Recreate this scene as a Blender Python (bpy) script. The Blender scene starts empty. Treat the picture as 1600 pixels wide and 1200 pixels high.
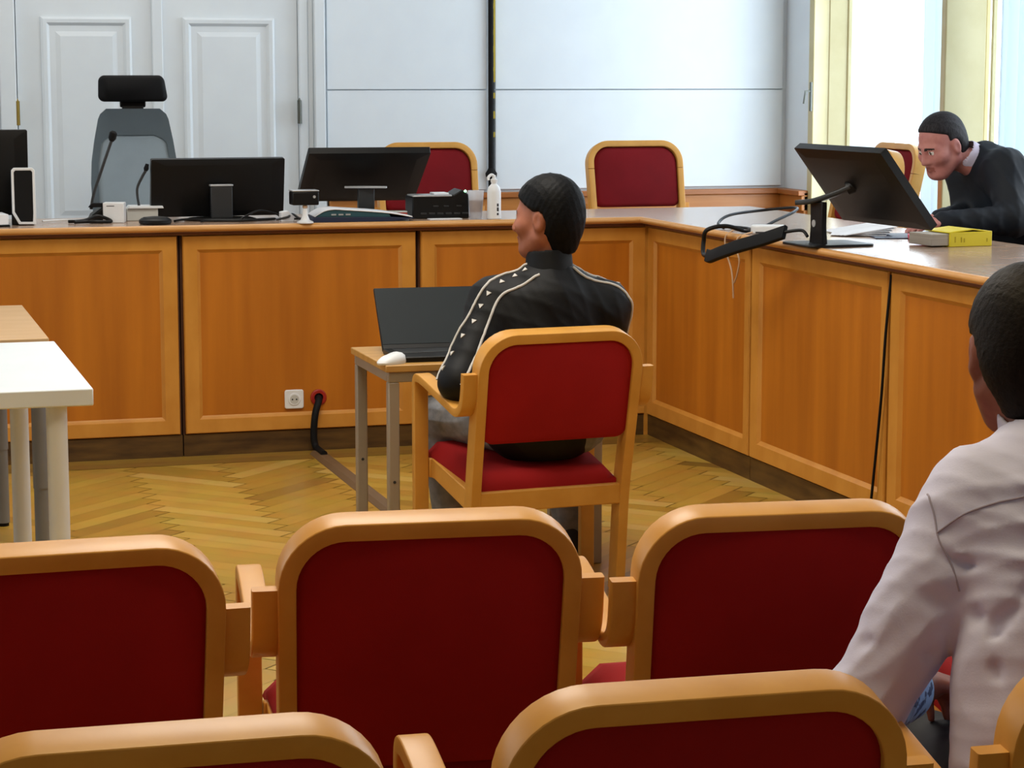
import bpy, bmesh, math, random
import numpy as np
from mathutils import Vector, Matrix
R = math.radians
sin, cos, pi = math.sin, math.cos, math.pi
scene = bpy.context.scene
COL = scene.collection

# ------------------------------------------------------------------ camera
cam_d = bpy.data.cameras.new('camera')
cam_d.sensor_width = 36.0
cam_d.lens = 3500 / 1600 * 36.0
cam_d.clip_start = 0.05
cam = bpy.data.objects.new('camera', cam_d)
COL.objects.link(cam)
cam.location = (0, 0, 1.55)
cam.rotation_euler = (R(90 - 7.81), 0, R(-16.6))
scene.camera = cam

# ------------------------------------------------------------------ world
w = bpy.data.worlds.new('daylight')
scene.world = w
w.use_nodes = True
bg = w.node_tree.nodes['Background']
bg.inputs['Color'].default_value = (0.80, 0.91, 1.0, 1)
bg.inputs['Strength'].default_value = 4.0

# ------------------------------------------------------------------ lights
def area(name, loc, rot, sx, sy, power, color, spread=180):
    l = bpy.data.lights.new(name, 'AREA')
    l.shape = 'RECTANGLE'; l.size = sx; l.size_y = sy
    l.energy = power; l.color = color; l.spread = R(spread)
    o = bpy.data.objects.new(name, l); COL.objects.link(o)
    o.location = loc; o.rotation_euler = rot
    return o
# daylight at the right window, then two fill lights added for unseen windows
area('daylight_fill', (5.30, 10.75, 1.75), (0, R(90), 0), 2.7, 1.5, 40, (0.80, 0.91, 1.0))
area('daylight_fill', (5.15, 7.7, 1.9), (0, R(90), 0), 2.6, 1.4, 34, (0.84, 0.93, 1.0))
area('daylight_fill', (5.15, 5.0, 1.9), (0, R(90), 0), 2.6, 1.4, 30, (0.86, 0.94, 1.0))
# fill lights added along the left wall, which has no windows built
area('daylight_fill', (-2.9, 9.6, 2.0), (0, R(-90), 0), 2.4, 1.6, 30, (0.84, 0.93, 1.0))
area('daylight_fill', (-2.9, 6.4, 2.0), (0, R(-90), 0), 2.4, 1.6, 16, (0.90, 0.95, 1.0))
# added warm overhead fill, brightening floor and chair tops; no fixtures built
area('overhead_fill', (1.3, 6.4, 3.52), (0, 0, 0), 1.5, 1.5, 84, (1.0, 0.94, 0.84))
area('overhead_fill', (1.3, 10.4, 3.52), (0, 0, 0), 1.5, 1.2, 28, (1.0, 0.95, 0.88))
area('overhead_fill', (0.8, 3.4, 3.52), (0, 0, 0), 1.2, 1.2, 46, (1.0, 0.82, 0.50))

vs = scene.view_settings
vs.view_transform = 'Standard'
vs.look = 'None'
vs.gamma = 1.0
vs.use_curve_mapping = False
vs.exposure = 0.0
scene.cycles.use_denoising = True
scene.cycles.max_bounces = 8
scene.cycles.sample_clamp_indirect = 6.0

# ------------------------------------------------------------------ materials
def lin(c):
    if isinstance(c, str):
        c = [int(c[i:i+2], 16) / 255 for i in (0, 2, 4)]
    return [x / 12.92 if x <= .04045 else ((x + .055) / 1.055) ** 2.4 for x in c]

def mat(name, col, rough=.5, metal=0., spec=.5, col2=None, scale=(6, 6, 6), nscale=1.0, bump=0., bscale=200., coat=0., sheen=0., lo=.35, hi=.65, coords='Object', detail=4.):
    m = bpy.data.materials.new(name); m.use_nodes = True
    nt = m.node_tree; b = nt.nodes['Principled BSDF']
    b.inputs['Roughness'].default_value = rough
    b.inputs['Metallic'].default_value = metal
    b.inputs['Specular IOR Level'].default_value = spec
    b.inputs['Coat Weight'].default_value = coat
    b.inputs['Coat Roughness'].default_value = .12
    b.inputs['Sheen Weight'].default_value = sheen
    c = lin(col)
    tc = nt.nodes.new('ShaderNodeTexCoord')
    if col2 is None:
        col2 = [min(1, x * .9) for x in c]
    else:
        col2 = lin(col2)
    mp = nt.nodes.new('ShaderNodeMapping'); mp.inputs['Scale'].default_value = scale
    nz = nt.nodes.new('ShaderNodeTexNoise'); nz.inputs['Scale'].default_value = nscale; nz.inputs['Detail'].default_value = detail
    cr = nt.nodes.new('ShaderNodeValToRGB')
    cr.color_ramp.elements[0].position = lo; cr.color_ramp.elements[1].position = hi
    cr.color_ramp.elements[0].color = (*col2, 1); cr.color_ramp.elements[1].color = (*c, 1)
    nt.links.new(tc.outputs[coords], mp.inputs['Vector'])
    nt.links.new(mp.outputs['Vector'], nz.inputs['Vector'])
    nt.links.new(nz.outputs['Fac'], cr.inputs['Fac'])
    nt.links.new(cr.outputs['Color'], b.inputs['Base Color'])
    if bump:
        n2 = nt.nodes.new('ShaderNodeTexNoise'); n2.inputs['Scale'].default_value = bscale; n2.inputs['Detail'].default_value = 3
        bp = nt.nodes.new('ShaderNodeBump'); bp.inputs['Strength'].default_value = bump; bp.inputs['Distance'].default_value = .002
        nt.links.new(tc.outputs['Object'], n2.inputs['Vector'])
        nt.links.new(n2.outputs['Fac'], bp.inputs['Height'])
        nt.links.new(bp.outputs['Normal'], b.inputs['Normal'])
    return m

M = {}
M['wall'] = mat('white_wall_paint', 'dee5ea', .75, col2='dbe2e8', bump=.08, bscale=60)
M['ceiling'] = mat('ceiling_paint', 'e6e6e4', .85)
M['door'] = mat('white_door_lacquer', 'dde4e8', .42, col2='dae1e6')
M['cream'] = mat('cream_window_paint', 'ccc094', .42, col2='c4b788')
M['veneer'] = mat('beech_veneer', 'c2751b', .42, col2='ac6313', scale=(9, 9, .55), nscale=1.6, lo=.3, hi=.72)
M['moulding'] = mat('beech_moulding', 'd0913c', .40, col2='c48431', scale=(5, 5, 3), nscale=2.0)
M['plinth'] = mat('dark_plinth', '63471f', .45, col2='402a12', scale=(2.5, 2.5, 14), nscale=2.0)
M['groove'] = mat('dark_groove', '4a2810', .7)
M['top'] = mat('worktop_laminate', 'b79c88', .20, col2='a98b76', scale=(3, 3, 3), nscale=4, spec=.6)
M['edge'] = mat('worktop_edge_wood', 'd6a062', .35, col2='c99252', scale=(4, 4, 20), nscale=2)
M['edge_dark'] = mat('worktop_dark_moulding', '6e3a14', .5)  # dark brown moulding under the worktop front
M['wainscot'] = mat('wainscot_wood', 'bd7b3a', .4, col2='ad6b2c', scale=(1.5, 1.5, 14), nscale=2)
M['wainscot_cap'] = mat('wainscot_cap_wood', 'a2602a', .4)
M['beech'] = mat('chair_beech', 'd9a04c', .36, spec=.4, col2='cf9541', scale=(6, 6, 6), nscale=1.6, coat=.0)
M['red'] = mat('red_upholstery', '9c1618', .85, col2='901214', scale=(3, 3, 3), nscale=1.2, bump=.25, bscale=450, spec=.2)
M['red_shaded'] = mat('shaded_red_upholstery', '7c1119', .85, col2='700e15', scale=(3, 3, 3), nscale=1.2, bump=.25, bscale=450, spec=.2)  # darker copy of the red fabric, shade behind the bench put into its colour
M['black'] = mat('black_plastic', '080809', .45, spec=.3)
M['blackm'] = mat('matte_black', '08080a', .7, spec=.25)
M['dgrey'] = mat('dark_grey_plastic', '2a2c2e', .4)
M['silver'] = mat('silver_grey', 'b8bcc0', .35, metal=.3)
M['white'] = mat('white_plastic', 'e8ebee', .35)
M['offwhite'] = mat('pale_grey_plastic', 'c3c4bf', .5)
M['screen'] = mat('dark_screen', '1f262a', .55, spec=.2)
M['deskwhite'] = mat('white_desktop', 'e6eff6', .38, col2='e2ebf3')
M['whitemetal'] = mat('white_metal', 'e4e8ec', .35, col2='dfe3e8')
M['greymetal'] = mat('grey_metal', '84868a', .40, metal=.25)
M['framegrey'] = mat('warm_grey_metal', 'a59a8c', .45, metal=.15)
M['desktop'] = mat('light_wood_desktop', 'c99c58', .35, col2='b98a48', scale=(2, 18, 2), nscale=1.5)
M['beige'] = mat('beige_desktop', 'c9a578', .5, col2='c19c6e', scale=(2, 8, 2), nscale=1.5)
M['mesh'] = mat('grey_mesh_fabric', '98a7b1', .7)
M['greyfab'] = mat('slate_frame_plastic', '5a676f', .6)
M['brass'] = mat('brass', '8a7338', .35, metal=.9)
M['steel'] = mat('dark_steel', '6b6d66', .4, metal=.7)
M['gold'] = mat('gold_paint', 'b09a30', .4, metal=.4)
M['yellow'] = mat('yellow_cover', 'e4d21a', .45)
M['pages'] = mat('book_pages', 'b5ada2', .8, col2='a39b90', scale=(2, 2, 260), nscale=1)
M['pink'] = mat('pink_folder', 'd93a5c', .6)
M['paper'] = mat('white_paper', 'e9ecf2', .8)
M['navy'] = mat('navy_folder', '1a2440', .5)
M['teal'] = mat('teal_cover', '1f4a55', .5)
M['redbox'] = mat('red_box', 'a3321f', .6)
M['ink'] = mat('dark_ink', '2b2b30', .7)
M['cablecover'] = mat('brown_cable_cover', '6d5438', .6)
M['grommet'] = mat('red_grommet', 'a01c12', .5)
M['cordwhite'] = mat('pale_cord', 'c9a98a', .6)

def glassy(name, tint, trans):
    m = bpy.data.materials.new(name); m.use_nodes = True
    nt = m.node_tree; nt.nodes.clear()
    o = nt.nodes.new('ShaderNodeOutputMaterial'); mx = nt.nodes.new('ShaderNodeMixShader')
    t = nt.nodes.new('ShaderNodeBsdfTransparent'); t.inputs['Color'].default_value = (*tint, 1)
    g = nt.nodes.new('ShaderNodeBsdfGlossy'); g.inputs['Roughness'].default_value = .03
    mx.inputs['Fac'].default_value = trans
    nt.links.new(t.outputs[0], mx.inputs[1]); nt.links.new(g.outputs[0], mx.inputs[2]); nt.links.new(mx.outputs[0], o.inputs['Surface'])
    return m
M['pane'] = glassy('window_glass', (.96, .98, 1), .06)
def sheer(name, col, clear):
    m = bpy.data.materials.new(name); m.use_nodes = True
    nt = m.node_tree; nt.nodes.clear()
    o = nt.nodes.new('ShaderNodeOutputMaterial')
    d = nt.nodes.new('ShaderNodeBsdfDiffuse'); tl = nt.nodes.new('ShaderNodeBsdfTranslucent'); tr = nt.nodes.new('ShaderNodeBsdfTransparent')
    d.inputs['Color'].default_value = (*lin(col), 1); tl.inputs['Color'].default_value = (*lin(col), 1)
    a = nt.nodes.new('ShaderNodeMixShader'); a.inputs['Fac'].default_value = .55
    b = nt.nodes.new('ShaderNodeMixShader'); b.inputs['Fac'].default_value = clear
    nt.links.new(d.outputs[0], a.inputs[1]); nt.links.new(tl.outputs[0], a.inputs[2])
    nt.links.new(a.outputs[0], b.inputs[1]); nt.links.new(tr.outputs[0], b.inputs[2]); nt.links.new(b.outputs[0], o.inputs['Surface'])
    return m
M['sheer'] = sheer('sheer_curtain', 'e4eef4', .10)
M['cup'] = sheer('translucent_plastic', 'e6e6ea', .45)

def floor_mat():
    m = bpy.data.materials.new('herringbone_parquet'); m.use_nodes = True
    nt = m.node_tree; b = nt.nodes['Principled BSDF']
    at = nt.nodes.new('ShaderNodeAttribute'); at.attribute_name = 'tone'
    cr = nt.nodes.new('ShaderNodeValToRGB')
    for i, (p, c) in enumerate(((0, '9a7330'), (.28, 'b98f36'), (.7, 'd0a648'), (1, 'dab661'))):
        e = cr.color_ramp.elements[0] if i == 0 else (cr.color_ramp.elements[-1] if i == 3 else cr.color_ramp.elements.new(p))
        e.position = p; e.color = (*lin(c), 1)
    tc = nt.nodes.new('ShaderNodeTexCoord')
    nz = nt.nodes.new('ShaderNodeTexNoise'); nz.inputs['Scale'].default_value = 7; nz.inputs['Detail'].default_value = 5
    mx = nt.nodes.new('ShaderNodeMix'); mx.data_type = 'RGBA'; mx.blend_type = 'MULTIPLY'
    mx.inputs[0].default_value = .35
    nt.links.new(tc.outputs['Object'], nz.inputs['Vector'])
    nt.links.new(at.outputs['Fac'], cr.inputs['Fac'])
    nt.links.new(cr.outputs['Color'], mx.inputs[6]); nt.links.new(nz.outputs['Color'], mx.inputs[7])
    nt.links.new(mx.outputs[2], b.inputs['Base Color'])
    b.inputs['Roughness'].default_value = .30
    return m
M['floor'] = floor_mat()

# ------------------------------------------------------------------ mesh helpers
class MB:
    def __init__(s): s.v = []; s.f = []; s.mi = []
    def add(s, vs_, fs, mi=0):
        o = len(s.v); s.v += [tuple(p) for p in vs_]; s.f += [tuple(i + o for i in f) for f in fs]; s.mi += [mi] * len(fs); return s
    def box(s, x0, x1, y0, y1, z0, z1, mi=0, M4=None):
        vs_ = [Vector((x, y, z)) for z in (z0, z1) for y in (y0, y1) for x in (x0, x1)]
        if M4: vs_ = [M4 @ p for p in vs_]
        return s.add(vs_, [(0, 2, 3, 1), (4, 5, 7, 6), (0, 1, 5, 4), (2, 6, 7, 3), (0, 4, 6, 2), (1, 3, 7, 5)], mi)
    def tube(s, pts, r, n=10, mi=0, cap=True):
        pts = [Vector(p) for p in pts]; N = len(pts)
        rs = r if isinstance(r, (list, tuple)) else [r] * N
        t0 = (pts[1] - pts[0]).normalized()
        a = Vector((0, 0, 1)) if abs(t0.z) < .9 else Vector((1, 0, 0))
        u = t0.cross(a).normalized(); vs_ = []
        for i, p in enumerate(pts):
            t = (pts[min(i+1, N-1)] - pts[max(i-1, 0)]).normalized()
            u = (u - t * u.dot(t)).normalized(); q = t.cross(u)
            vs_ += [p + (u * cos(2*pi*k/n) + q * sin(2*pi*k/n)) * rs[i] for k in range(n)]
        fs = [(i*n+k, i*n+(k+1) % n, (i+1)*n+(k+1) % n, (i+1)*n+k) for i in range(N-1) for k in range(n)]
        if cap: fs += [tuple(range(n-1, -1, -1)), tuple((N-1)*n+k for k in range(n))]
        return s.add(vs_, fs, mi)
    def lathe(s, c, prof, n=24, mi=0):
        c = Vector(c); vs_ = []
        for r, z in prof: vs_ += [c + Vector((max(r, 1e-4)*cos(2*pi*k/n), max(r, 1e-4)*sin(2*pi*k/n), z)) for k in range(n)]
        L = len(prof)
        fs = [(i*n+k, i*n+(k+1) % n, (i+1)*n+(k+1) % n, (i+1)*n+k) for i in range(L-1) for k in range(n)]
        fs += [tuple(range(n-1, -1, -1)), tuple((L-1)*n+k for k in range(n))]
        return s.add(vs_, fs, mi)
    def strip(s, pts, nrm, wd, th, rd=.006, mi=0, closed=False):
        # planar path; wd along the plane normal nrm, th in the plane; rounded rectangular section
        pts = [Vector(p) for p in pts]; nrm = Vector(nrm).normalized(); N = len(pts)
        sec = []
        for cx, cy, a0 in ((1, 1, 0), (-1, 1, 90), (-1, -1, 180), (1, -1, 270)):
            for k in range(4):
                a = R(a0 + 30 * k); sec.append((cx * (wd/2 - rd) + rd * cos(a), cy * (th/2 - rd) + rd * sin(a)))
        n = len(sec); vs_ = []
        for i, p in enumerate(pts):
            if closed: t = pts[(i+1) % N] - pts[i-1]
            else: t = pts[min(i+1, N-1)] - pts[max(i-1, 0)]
            t.normalize(); q = nrm.cross(t).normalized()
            k_ = 1.0
            if 0 < i < N-1:
                a1 = (pts[i] - pts[i-1]).normalized(); d = max(.5, a1.dot(t)); k_ = 1 / d
            vs_ += [p + nrm * a + q * b * k_ for a, b in sec]
        m_ = N if closed else N - 1
        fs = [(i*n+k, i*n+(k+1) % n, ((i+1) % N)*n+(k+1) % n, ((i+1) % N)*n+k) for i in range(m_) for k in range(n)]
        if not closed: fs += [tuple(range(n-1, -1, -1)), tuple((N-1)*n+k for k in range(n))]
        return s.add(vs_, fs, mi)
    def prism(s, outline, fn, d0, d1, mi=0):
        # outline of 2D points, fn(a,b,d) -> 3D
        n = len(outline)
        vs_ = [fn(a, b, d0) for a, b in outline] + [fn(a, b, d1) for a, b in outline]
        fs = [tuple(range(n-1, -1, -1)), tuple(range(n, 2*n))] + [(k, (k+1) % n, n+(k+1) % n, n+k) for k in range(n)]
        return s.add(vs_, fs, mi)

def rrect(x0, x1, y0, y1, r, n=6, corners=(1, 1, 1, 1)):
    out = []
    for (cx, cy, a0, on) in ((x1-r, y1-r, 0, corners[0]), (x0+r, y1-r, 90, corners[1]), (x0+r, y0+r, 180, corners[2]), (x1-r, y0+r, 270, corners[3])):
        if on: out += [(cx + r*cos(R(a0+90*k/n)), cy + r*sin(R(a0+90*k/n))) for k in range(n+1)]
        else: out.append((cx + (r if a0 in (0, 270) else -r), cy + (r if a0 in (0, 90) else -r)))
    return out

def obj(name, mb, mats, parent=None, smooth=True, bevel=0., seg=2, loc=None, rot=None, auto=35):
    me = bpy.data.meshes.new(name)
    me.from_pydata([tuple(p) for p in mb.v], [], mb.f)
    bm = bmesh.new(); bm.from_mesh(me)
    bmesh.ops.recalc_face_normals(bm, faces=bm.faces[:])
    if smooth:
        for f in bm.faces: f.smooth = True
        for e in bm.edges:
            if len(e.link_faces) == 2 and e.calc_face_angle(0) > R(auto): e.smooth = False
    bm.to_mesh(me); bm.free()
    if not isinstance(mats, (list, tuple)): mats = [mats]
    for m in mats: me.materials.append(m)
    if len(mats) > 1: me.polygons.foreach_set('material_index', mb.mi)
    o = bpy.data.objects.new(name, me); COL.objects.link(o)
    if parent: o.parent = parent
    if loc: o.location = loc
    if rot: o.rotation_euler = rot
    if bevel:
        b = o.modifiers.new('bevel', 'BEVEL'); b.width = bevel; b.segments = seg; b.limit_method = 'ANGLE'; b.angle_limit = R(40)
    return o

def box(name, a, b, m, parent=None, bevel=.004, **k):
    return obj(name, MB().box(min(a[0], b[0]), max(a[0], b[0]), min(a[1], b[1]), max(a[1], b[1]), min(a[2], b[2]), max(a[2], b[2])), m, parent, smooth=bevel > 0, bevel=bevel, **k)

def tag(o, label, cat, group=None, kind=None):
    o['label'] = label; o['category'] = cat
    if group: o['group'] = group
    if kind: o['kind'] = kind
    return o
def thing(name, label, cat, loc=(0, 0, 0), rz=0, group=None):
    o = bpy.data.objects.new(name, None); COL.objects.link(o)
    o.empty_display_size = .1
    o.location = loc; o.rotation_euler = (0, 0, rz)
    return tag(o, label, cat, group)
def struct(o):
    o['kind'] = 'structure'; return o
def sbox(name, a, b, m, bevel=0): return struct(box(name, a, b, m, bevel=bevel))
def dup(root, loc, rz, label, group=None):
    r = root.copy(); COL.objects.link(r); r.location = loc; r.rotation_euler = (0, 0, rz); r['label'] = label
    if group: r['group'] = group
    for ch in list(root.children):
        c = ch.copy(); COL.objects.link(c); c.parent = r
        for g in ch.children:
            d = g.copy(); COL.objects.link(d); d.parent = c
    return r

def smooth_path(pts, n=8):
    P = [Vector(p) for p in pts]; out = []
    for i in range(len(P)-1):
        p0, p1, p2, p3 = P[max(i-1, 0)], P[i], P[i+1], P[min(i+2, len(P)-1)]
        for k in range(n):
            t = k / n
            out.append(.5*((2*p1) + (-p0+p2)*t + (2*p0-5*p1+4*p2-p3)*t*t + (-p0+3*p1-3*p2+p3)*t**3))
    out.append(P[-1]); return out

# ------------------------------------------------------------------ room
YW, XR, XL, YB, HC = 12.0, 5.22, -3.0, -2.2, 3.6
DZ = .20   # dais height
rnd = random.Random(4)

def floor_mesh():
    # herringbone planks laid as one mesh, each with its own tone
    v, f, tone = [], [], []
    W_, L_ = .085, .51
    n = 6
    s2 = math.sqrt(.5)
    def put(x, y, lx, ly, t):
        q = [(x, y), (x+lx, y), (x+lx, y+ly), (x, y+ly)]
        q = [((a-b)*s2, (a+b)*s2) for a, b in q]
        cx = sum(p[0] for p in q)/4; cy = sum(p[1] for p in q)/4
        if not (XL-.3 < cx < 3.6 and YB-.3 < cy < 9.3): return
        g = .0006
        o = len(v)
        for a, b in q: v.append((a + (cx-a)*g/W_*2, b + (cy-b)*g/W_*2, 0))
        f.append((o, o+1, o+2, o+3)); tone.append(t)
    for i in range(-170, 170):
        for k in range(-14, 15):
            put((i + 2*n*k) * W_, i * W_, L_, W_, min(1, max(0, rnd.gauss(.45, .18))))
            put(i * W_, (i - 2*n + 1 + 2*n*k) * W_, W_, L_, min(1, max(0, rnd.gauss(.58, .20))))
    o = len(v)
    v.extend([(XL, YB, -.004), (XR, YB, -.004), (XR, YW, -.004), (XL, YW, -.004)]); f.append((o, o+1, o+2, o+3)); tone.append(.05)
    o = len(v)   # straight border boards before the bench
    for k in range(2):
        y1 = 9.10 - k*.10
        v.extend([(XL, y1-.098, .0012), (3.33, y1-.098, .0012), (3.33, y1, .0012), (XL, y1, .0012)]); f.append((o, o+1, o+2, o+3)); tone.append(.12 - .12*k); o += 4
    me = bpy.data.meshes.new('floor'); me.from_pydata(v, [], f)
    at = me.attributes.new('tone', 'FLOAT', 'FACE'); at.data.foreach_set('value', tone)
    me.materials.append(M['floor'])
    ob = bpy.data.objects.new('floor', me); COL.objects.link(ob); return struct(ob)
floor_mesh()
sbox('ceiling', (XL-.2, YB-.2, HC), (XR+.6, YW+.2, HC+.1), M['ceiling'])
sbox('wall_left', (XL-.2, YB-.2, 0), (XL, YW+.2, HC), M['wall'])
sbox('wall_front', (XL, YB-.2, 0), (XR, YB, HC), M['wall'])
# dais behind the bench (raised platform)
struct(obj('floor_dais', MB().box(XL, 3.45, 9.2, YW, -.01, DZ).box(3.45, XR, 4.2, YW, -.01, DZ), M['plinth'], smooth=False))

# right wall with a tall window opening (Y 8.0..11.6)
WZ0, WZ1 = .45, 3.15
wr = MB()
wr.box(XR, XR+.5, YB, 8.0, 0, HC).box(XR, XR+.5, 11.6, YW+.2, 0, HC).box(XR, XR+.5, 8.0, 11.6, 0, WZ0).box(XR, XR+.5, 8.0, 11.6, WZ1, HC)
struct(obj('wall_right', wr, M['wall'], smooth=False))
# back wall, with the door opening left
wb = MB()
wb.box(XL, .82, YW, YW+.2, 0, HC).box(.82, 2.45, YW, YW+.2, 2.75, HC).box(2.45, XR+.5, YW, YW+.2, 0, HC).box(.82, 2.45, YW+.06, YW+.2, 0, 2.75)  # last box added behind the door to block outside light
struct(obj('wall_back', wb, M['wall'], smooth=False))

# flush white boards on the back wall, with the seam line and the gap for the pole
bp_ = MB()
for x0, x1 in ((2.53, 3.425), (3.475, 5.19)):
    for z0, z1 in ((.93, 1.476), (1.482, 3.2)):
        bp_.box(x0, x1, YW-.022, YW, z0, z1)
struct(obj('trim_1', bp_, M['wall'], bevel=.002))
# wainscot along back wall and the corner of the right wall
wn = MB()
wn.box(2.53, XR, YW-.035, YW, DZ, .905, 0); wn.box(2.53, XR, YW-.05, YW, .80, .885, 0); wn.box(2.53, XR, YW-.07, YW, .885, .915, 1)
wn.box(XR-.035, XR, 11.64, YW-.035, DZ, .905, 0); wn.box(XR-.05, XR, 11.64, YW-.05, .80, .885, 0); wn.box(XR-.07, XR, 11.64, YW-.05, .885, .915, 1)
struct(obj('trim_2', wn, [M['wainscot'], M['wainscot_cap']], bevel=.004))

# double door
def framed_panel(mb, x0, x1, z0, z1, y, d=.02):
    # mitred moulding ring and a raised field set inside
    rings = []
    for ins, dp in ((0, -.002), (.0, d*.6), (.012, d), (.03, d*.9), (.045, .004), (.075, .004), (.10, .011), (.102, .011)):
        rings.append([(x0+ins, y-dp, z0+ins), (x1-ins, y-dp, z0+ins), (x1-ins, y-dp, z1-ins), (x0+ins, y-dp, z1-ins)])
    f = [(i*4+k, i*4+(k+1) % 4, (i+1)*4+(k+1) % 4, (i+1)*4+k) for i in range(len(rings)-1) for k in range(4)]
    L = (len(rings)-1)*4
    f.append((L, L+1, L+2, L+3))
    mb.add([p for r in rings for p in r], f)
dr = thing('door_1', 'white double door with raised panels left in the back wall', 'door', (1.63, YW, DZ))
dr['kind'] = 'structure'
del dr['label']; del dr['category']
def rel(o, p): o.parent = p; o.location = -Vector(p.location); return o
for (x0, x1) in ((.893, 1.612), (1.632, 2.372)):
    mb = MB().box(x0, x1, YW+.0, YW+.045, DZ, 2.68)
    framed_panel(mb, x0+.125, x1-.125, .75, 1.86, YW+.0)
    framed_panel(mb, x0+.125, x1-.125, 1.98, 2.58, YW+.0)
    lf = rel(obj('door_leaf', mb, M['door'], auto=15), dr)
mb = MB().box(1.592, 1.650, YW-.022, YW, DZ, 2.68)
rel(obj('door_astragal', mb, M['door'], bevel=.006), dr)
mb = MB()
for x0, x1, d in ((.70, .80, .03), (.80, .885, .05), (2.375, 2.425, .03), (2.425, 2.455, .02), (2.455, 2.515, .055)):
    mb.box(x0, x1, YW-d, YW+.05, DZ, 2.78)
mb.box(.70, 2.515, YW-.05, YW+.05, 2.69, 2.79)
rel(obj('door_frame', mb, M['door'], bevel=.006), dr)
for x, m in ((.887, 'brass'), (2.373, 'steel')):
    mb = MB().tube([(x, YW-.04, 1.30), (x, YW-.04, 1.425)], .012, 10)
    mb.tube([(x, YW-.04, 1.425), (x, YW-.04, 1.437)], [.008, .003], 10)
    rel(obj('door_hinge', mb, M[m]), dr)

# window: deep cream reveal, post, frame, glass
wd = bpy.data.objects.new('window_1', None); COL.objects.link(wd); wd['kind'] = 'structure'; wd.location = (XR, 9.8, WZ0)
mb = MB()
mb.box(XR-.012, XR+.20, 11.595, 11.66, WZ0-.05, WZ1+.06)         # far jamb
mb.box(XR+.08, XR+.20, 11.590, 11.60, WZ0, WZ1)
mb.box(XR-.012, XR+.20, 7.95, 8.0, WZ0-.05, WZ1+.06)
mb.box(XR-.012, XR+.20, 7.95, 11.66, WZ1, WZ1+.06)
rel(obj('window_frame', mb, M['cream'], bevel=.006), wd)
mb = MB().box(XR-.05, XR+.22, 7.95, 11.66, WZ0-.05, WZ0)
rel(obj('window_sill', mb, M['cream'], bevel=.008), wd)
mb = MB().box(XR-.055, XR+.165, 9.95, 10.0, WZ0, WZ1)
rel(obj('window_post', mb, M['cream'], bevel=.006), wd)
mb = MB()
for y0, y1 in ((10.0, 11.60), (8.0, 9.95)):
    mb.box(XR+.19, XR+.215, y0, y0+.02, WZ0, WZ1).box(XR+.19, XR+.215, y1-.02, y1, WZ0, WZ1)
    mb.box(XR+.19, XR+.215, y0+.02, y1-.02, WZ0, WZ0+.06).box(XR+.19, XR+.215, y0+.02, y1-.02, WZ1-.06, WZ1)
rel(obj('window_sash', mb, M['cream'], bevel=.005), wd)
for y0, y1 in ((10.02, 11.58), (8.02, 9.93)):
    rel(obj('window_pane', MB().box(XR+.20, XR+.206, y0, y1, WZ0+.06, WZ1-.06), M['pane'], smooth=False), wd)
mb = MB().box(XR-.02, XR-.012, 11.60, 11.625, 1.36, 1.52).tube([(XR-.02, 11.61, 1.47), (XR-.05, 11.61, 1.47), (XR-.06, 11.61, 1.40)], .006, 8)
rel(obj('window_latch', mb, M['steel']), wd)

def curtain(y0, y1, x, label, z0=WZ0+.02, z1=3.1, folds=9, amp=.022, seed=0):
    r = random.Random(seed); nx, nz = folds*12, 14
    v, f = [], []
    ph = [r.uniform(0, 6) for _ in range(4)]
    for j in range(nz+1):
        z = z0 + (z1-z0)*j/nz
        for i in range(nx+1):
            t = i/nx
            d = amp*(sin(2*pi*folds*t+ph[0]) + .4*sin(2*pi*folds*.37*t+ph[1]+z*.4))
            v.append((x+d, y0+(y1-y0)*t + .006*sin(z*2+ph[2]+t*9), z))
    for j in range(nz):
        for i in range(nx):
            a = j*(nx+1)+i; f.append((a, a+1, a+nx+2, a+nx+1))
    mb = MB().add(v, f)
    o = obj('curtain', mb, M['sheer'], auto=180)
    s_ = o.modifiers.new('thickness', 'SOLIDIFY'); s_.thickness = .0015
    return tag(o, label, 'curtain', 'sheer curtains at the window')
curtain(10.03, 10.52, XR+.14, 'sheer white curtain gathered left of the beige window post', folds=5, seed=2)
curtain(8.25, 9.72, XR+.12, 'sheer white curtain right of the beige window post, behind the suited man', folds=12, seed=5)

# slim pole in the gap of the boards
pl = thing('flag_pole', 'slim dark pole with gold flecks standing against the white back wall', 'pole', (3.447, YW-.035, DZ))
mb = MB().tube([(0, 0, .02), (0, 0, 2.9)], .0165, 12)
obj('shaft', mb, M['blackm'], pl)
mb = MB()
r_ = random.Random(9)
for k in range(16):
    z = 1.02 + k*.115 + r_.uniform(-.02, .02); hh = r_.uniform(.02, .045)
    mb.box(.006, .0185, -.0135, .004, z, z+hh)
mb.box(.004, .0205, -.012, .006, 1.32, 2.9)
obj('gold_band', mb, M['gold'], pl, bevel=.001)
obj('finial', MB().lathe((0, 0, .79), [(.012, 0), (.03, .012), (.033, .03), (.02, .05), (.016, .06)], 16), M['blackm'], pl)
obj('base', MB().lathe((0, 0, 0), [(.030, 0), (.030, .01), (.02, .03)], 20), M['blackm'], pl)

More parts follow.
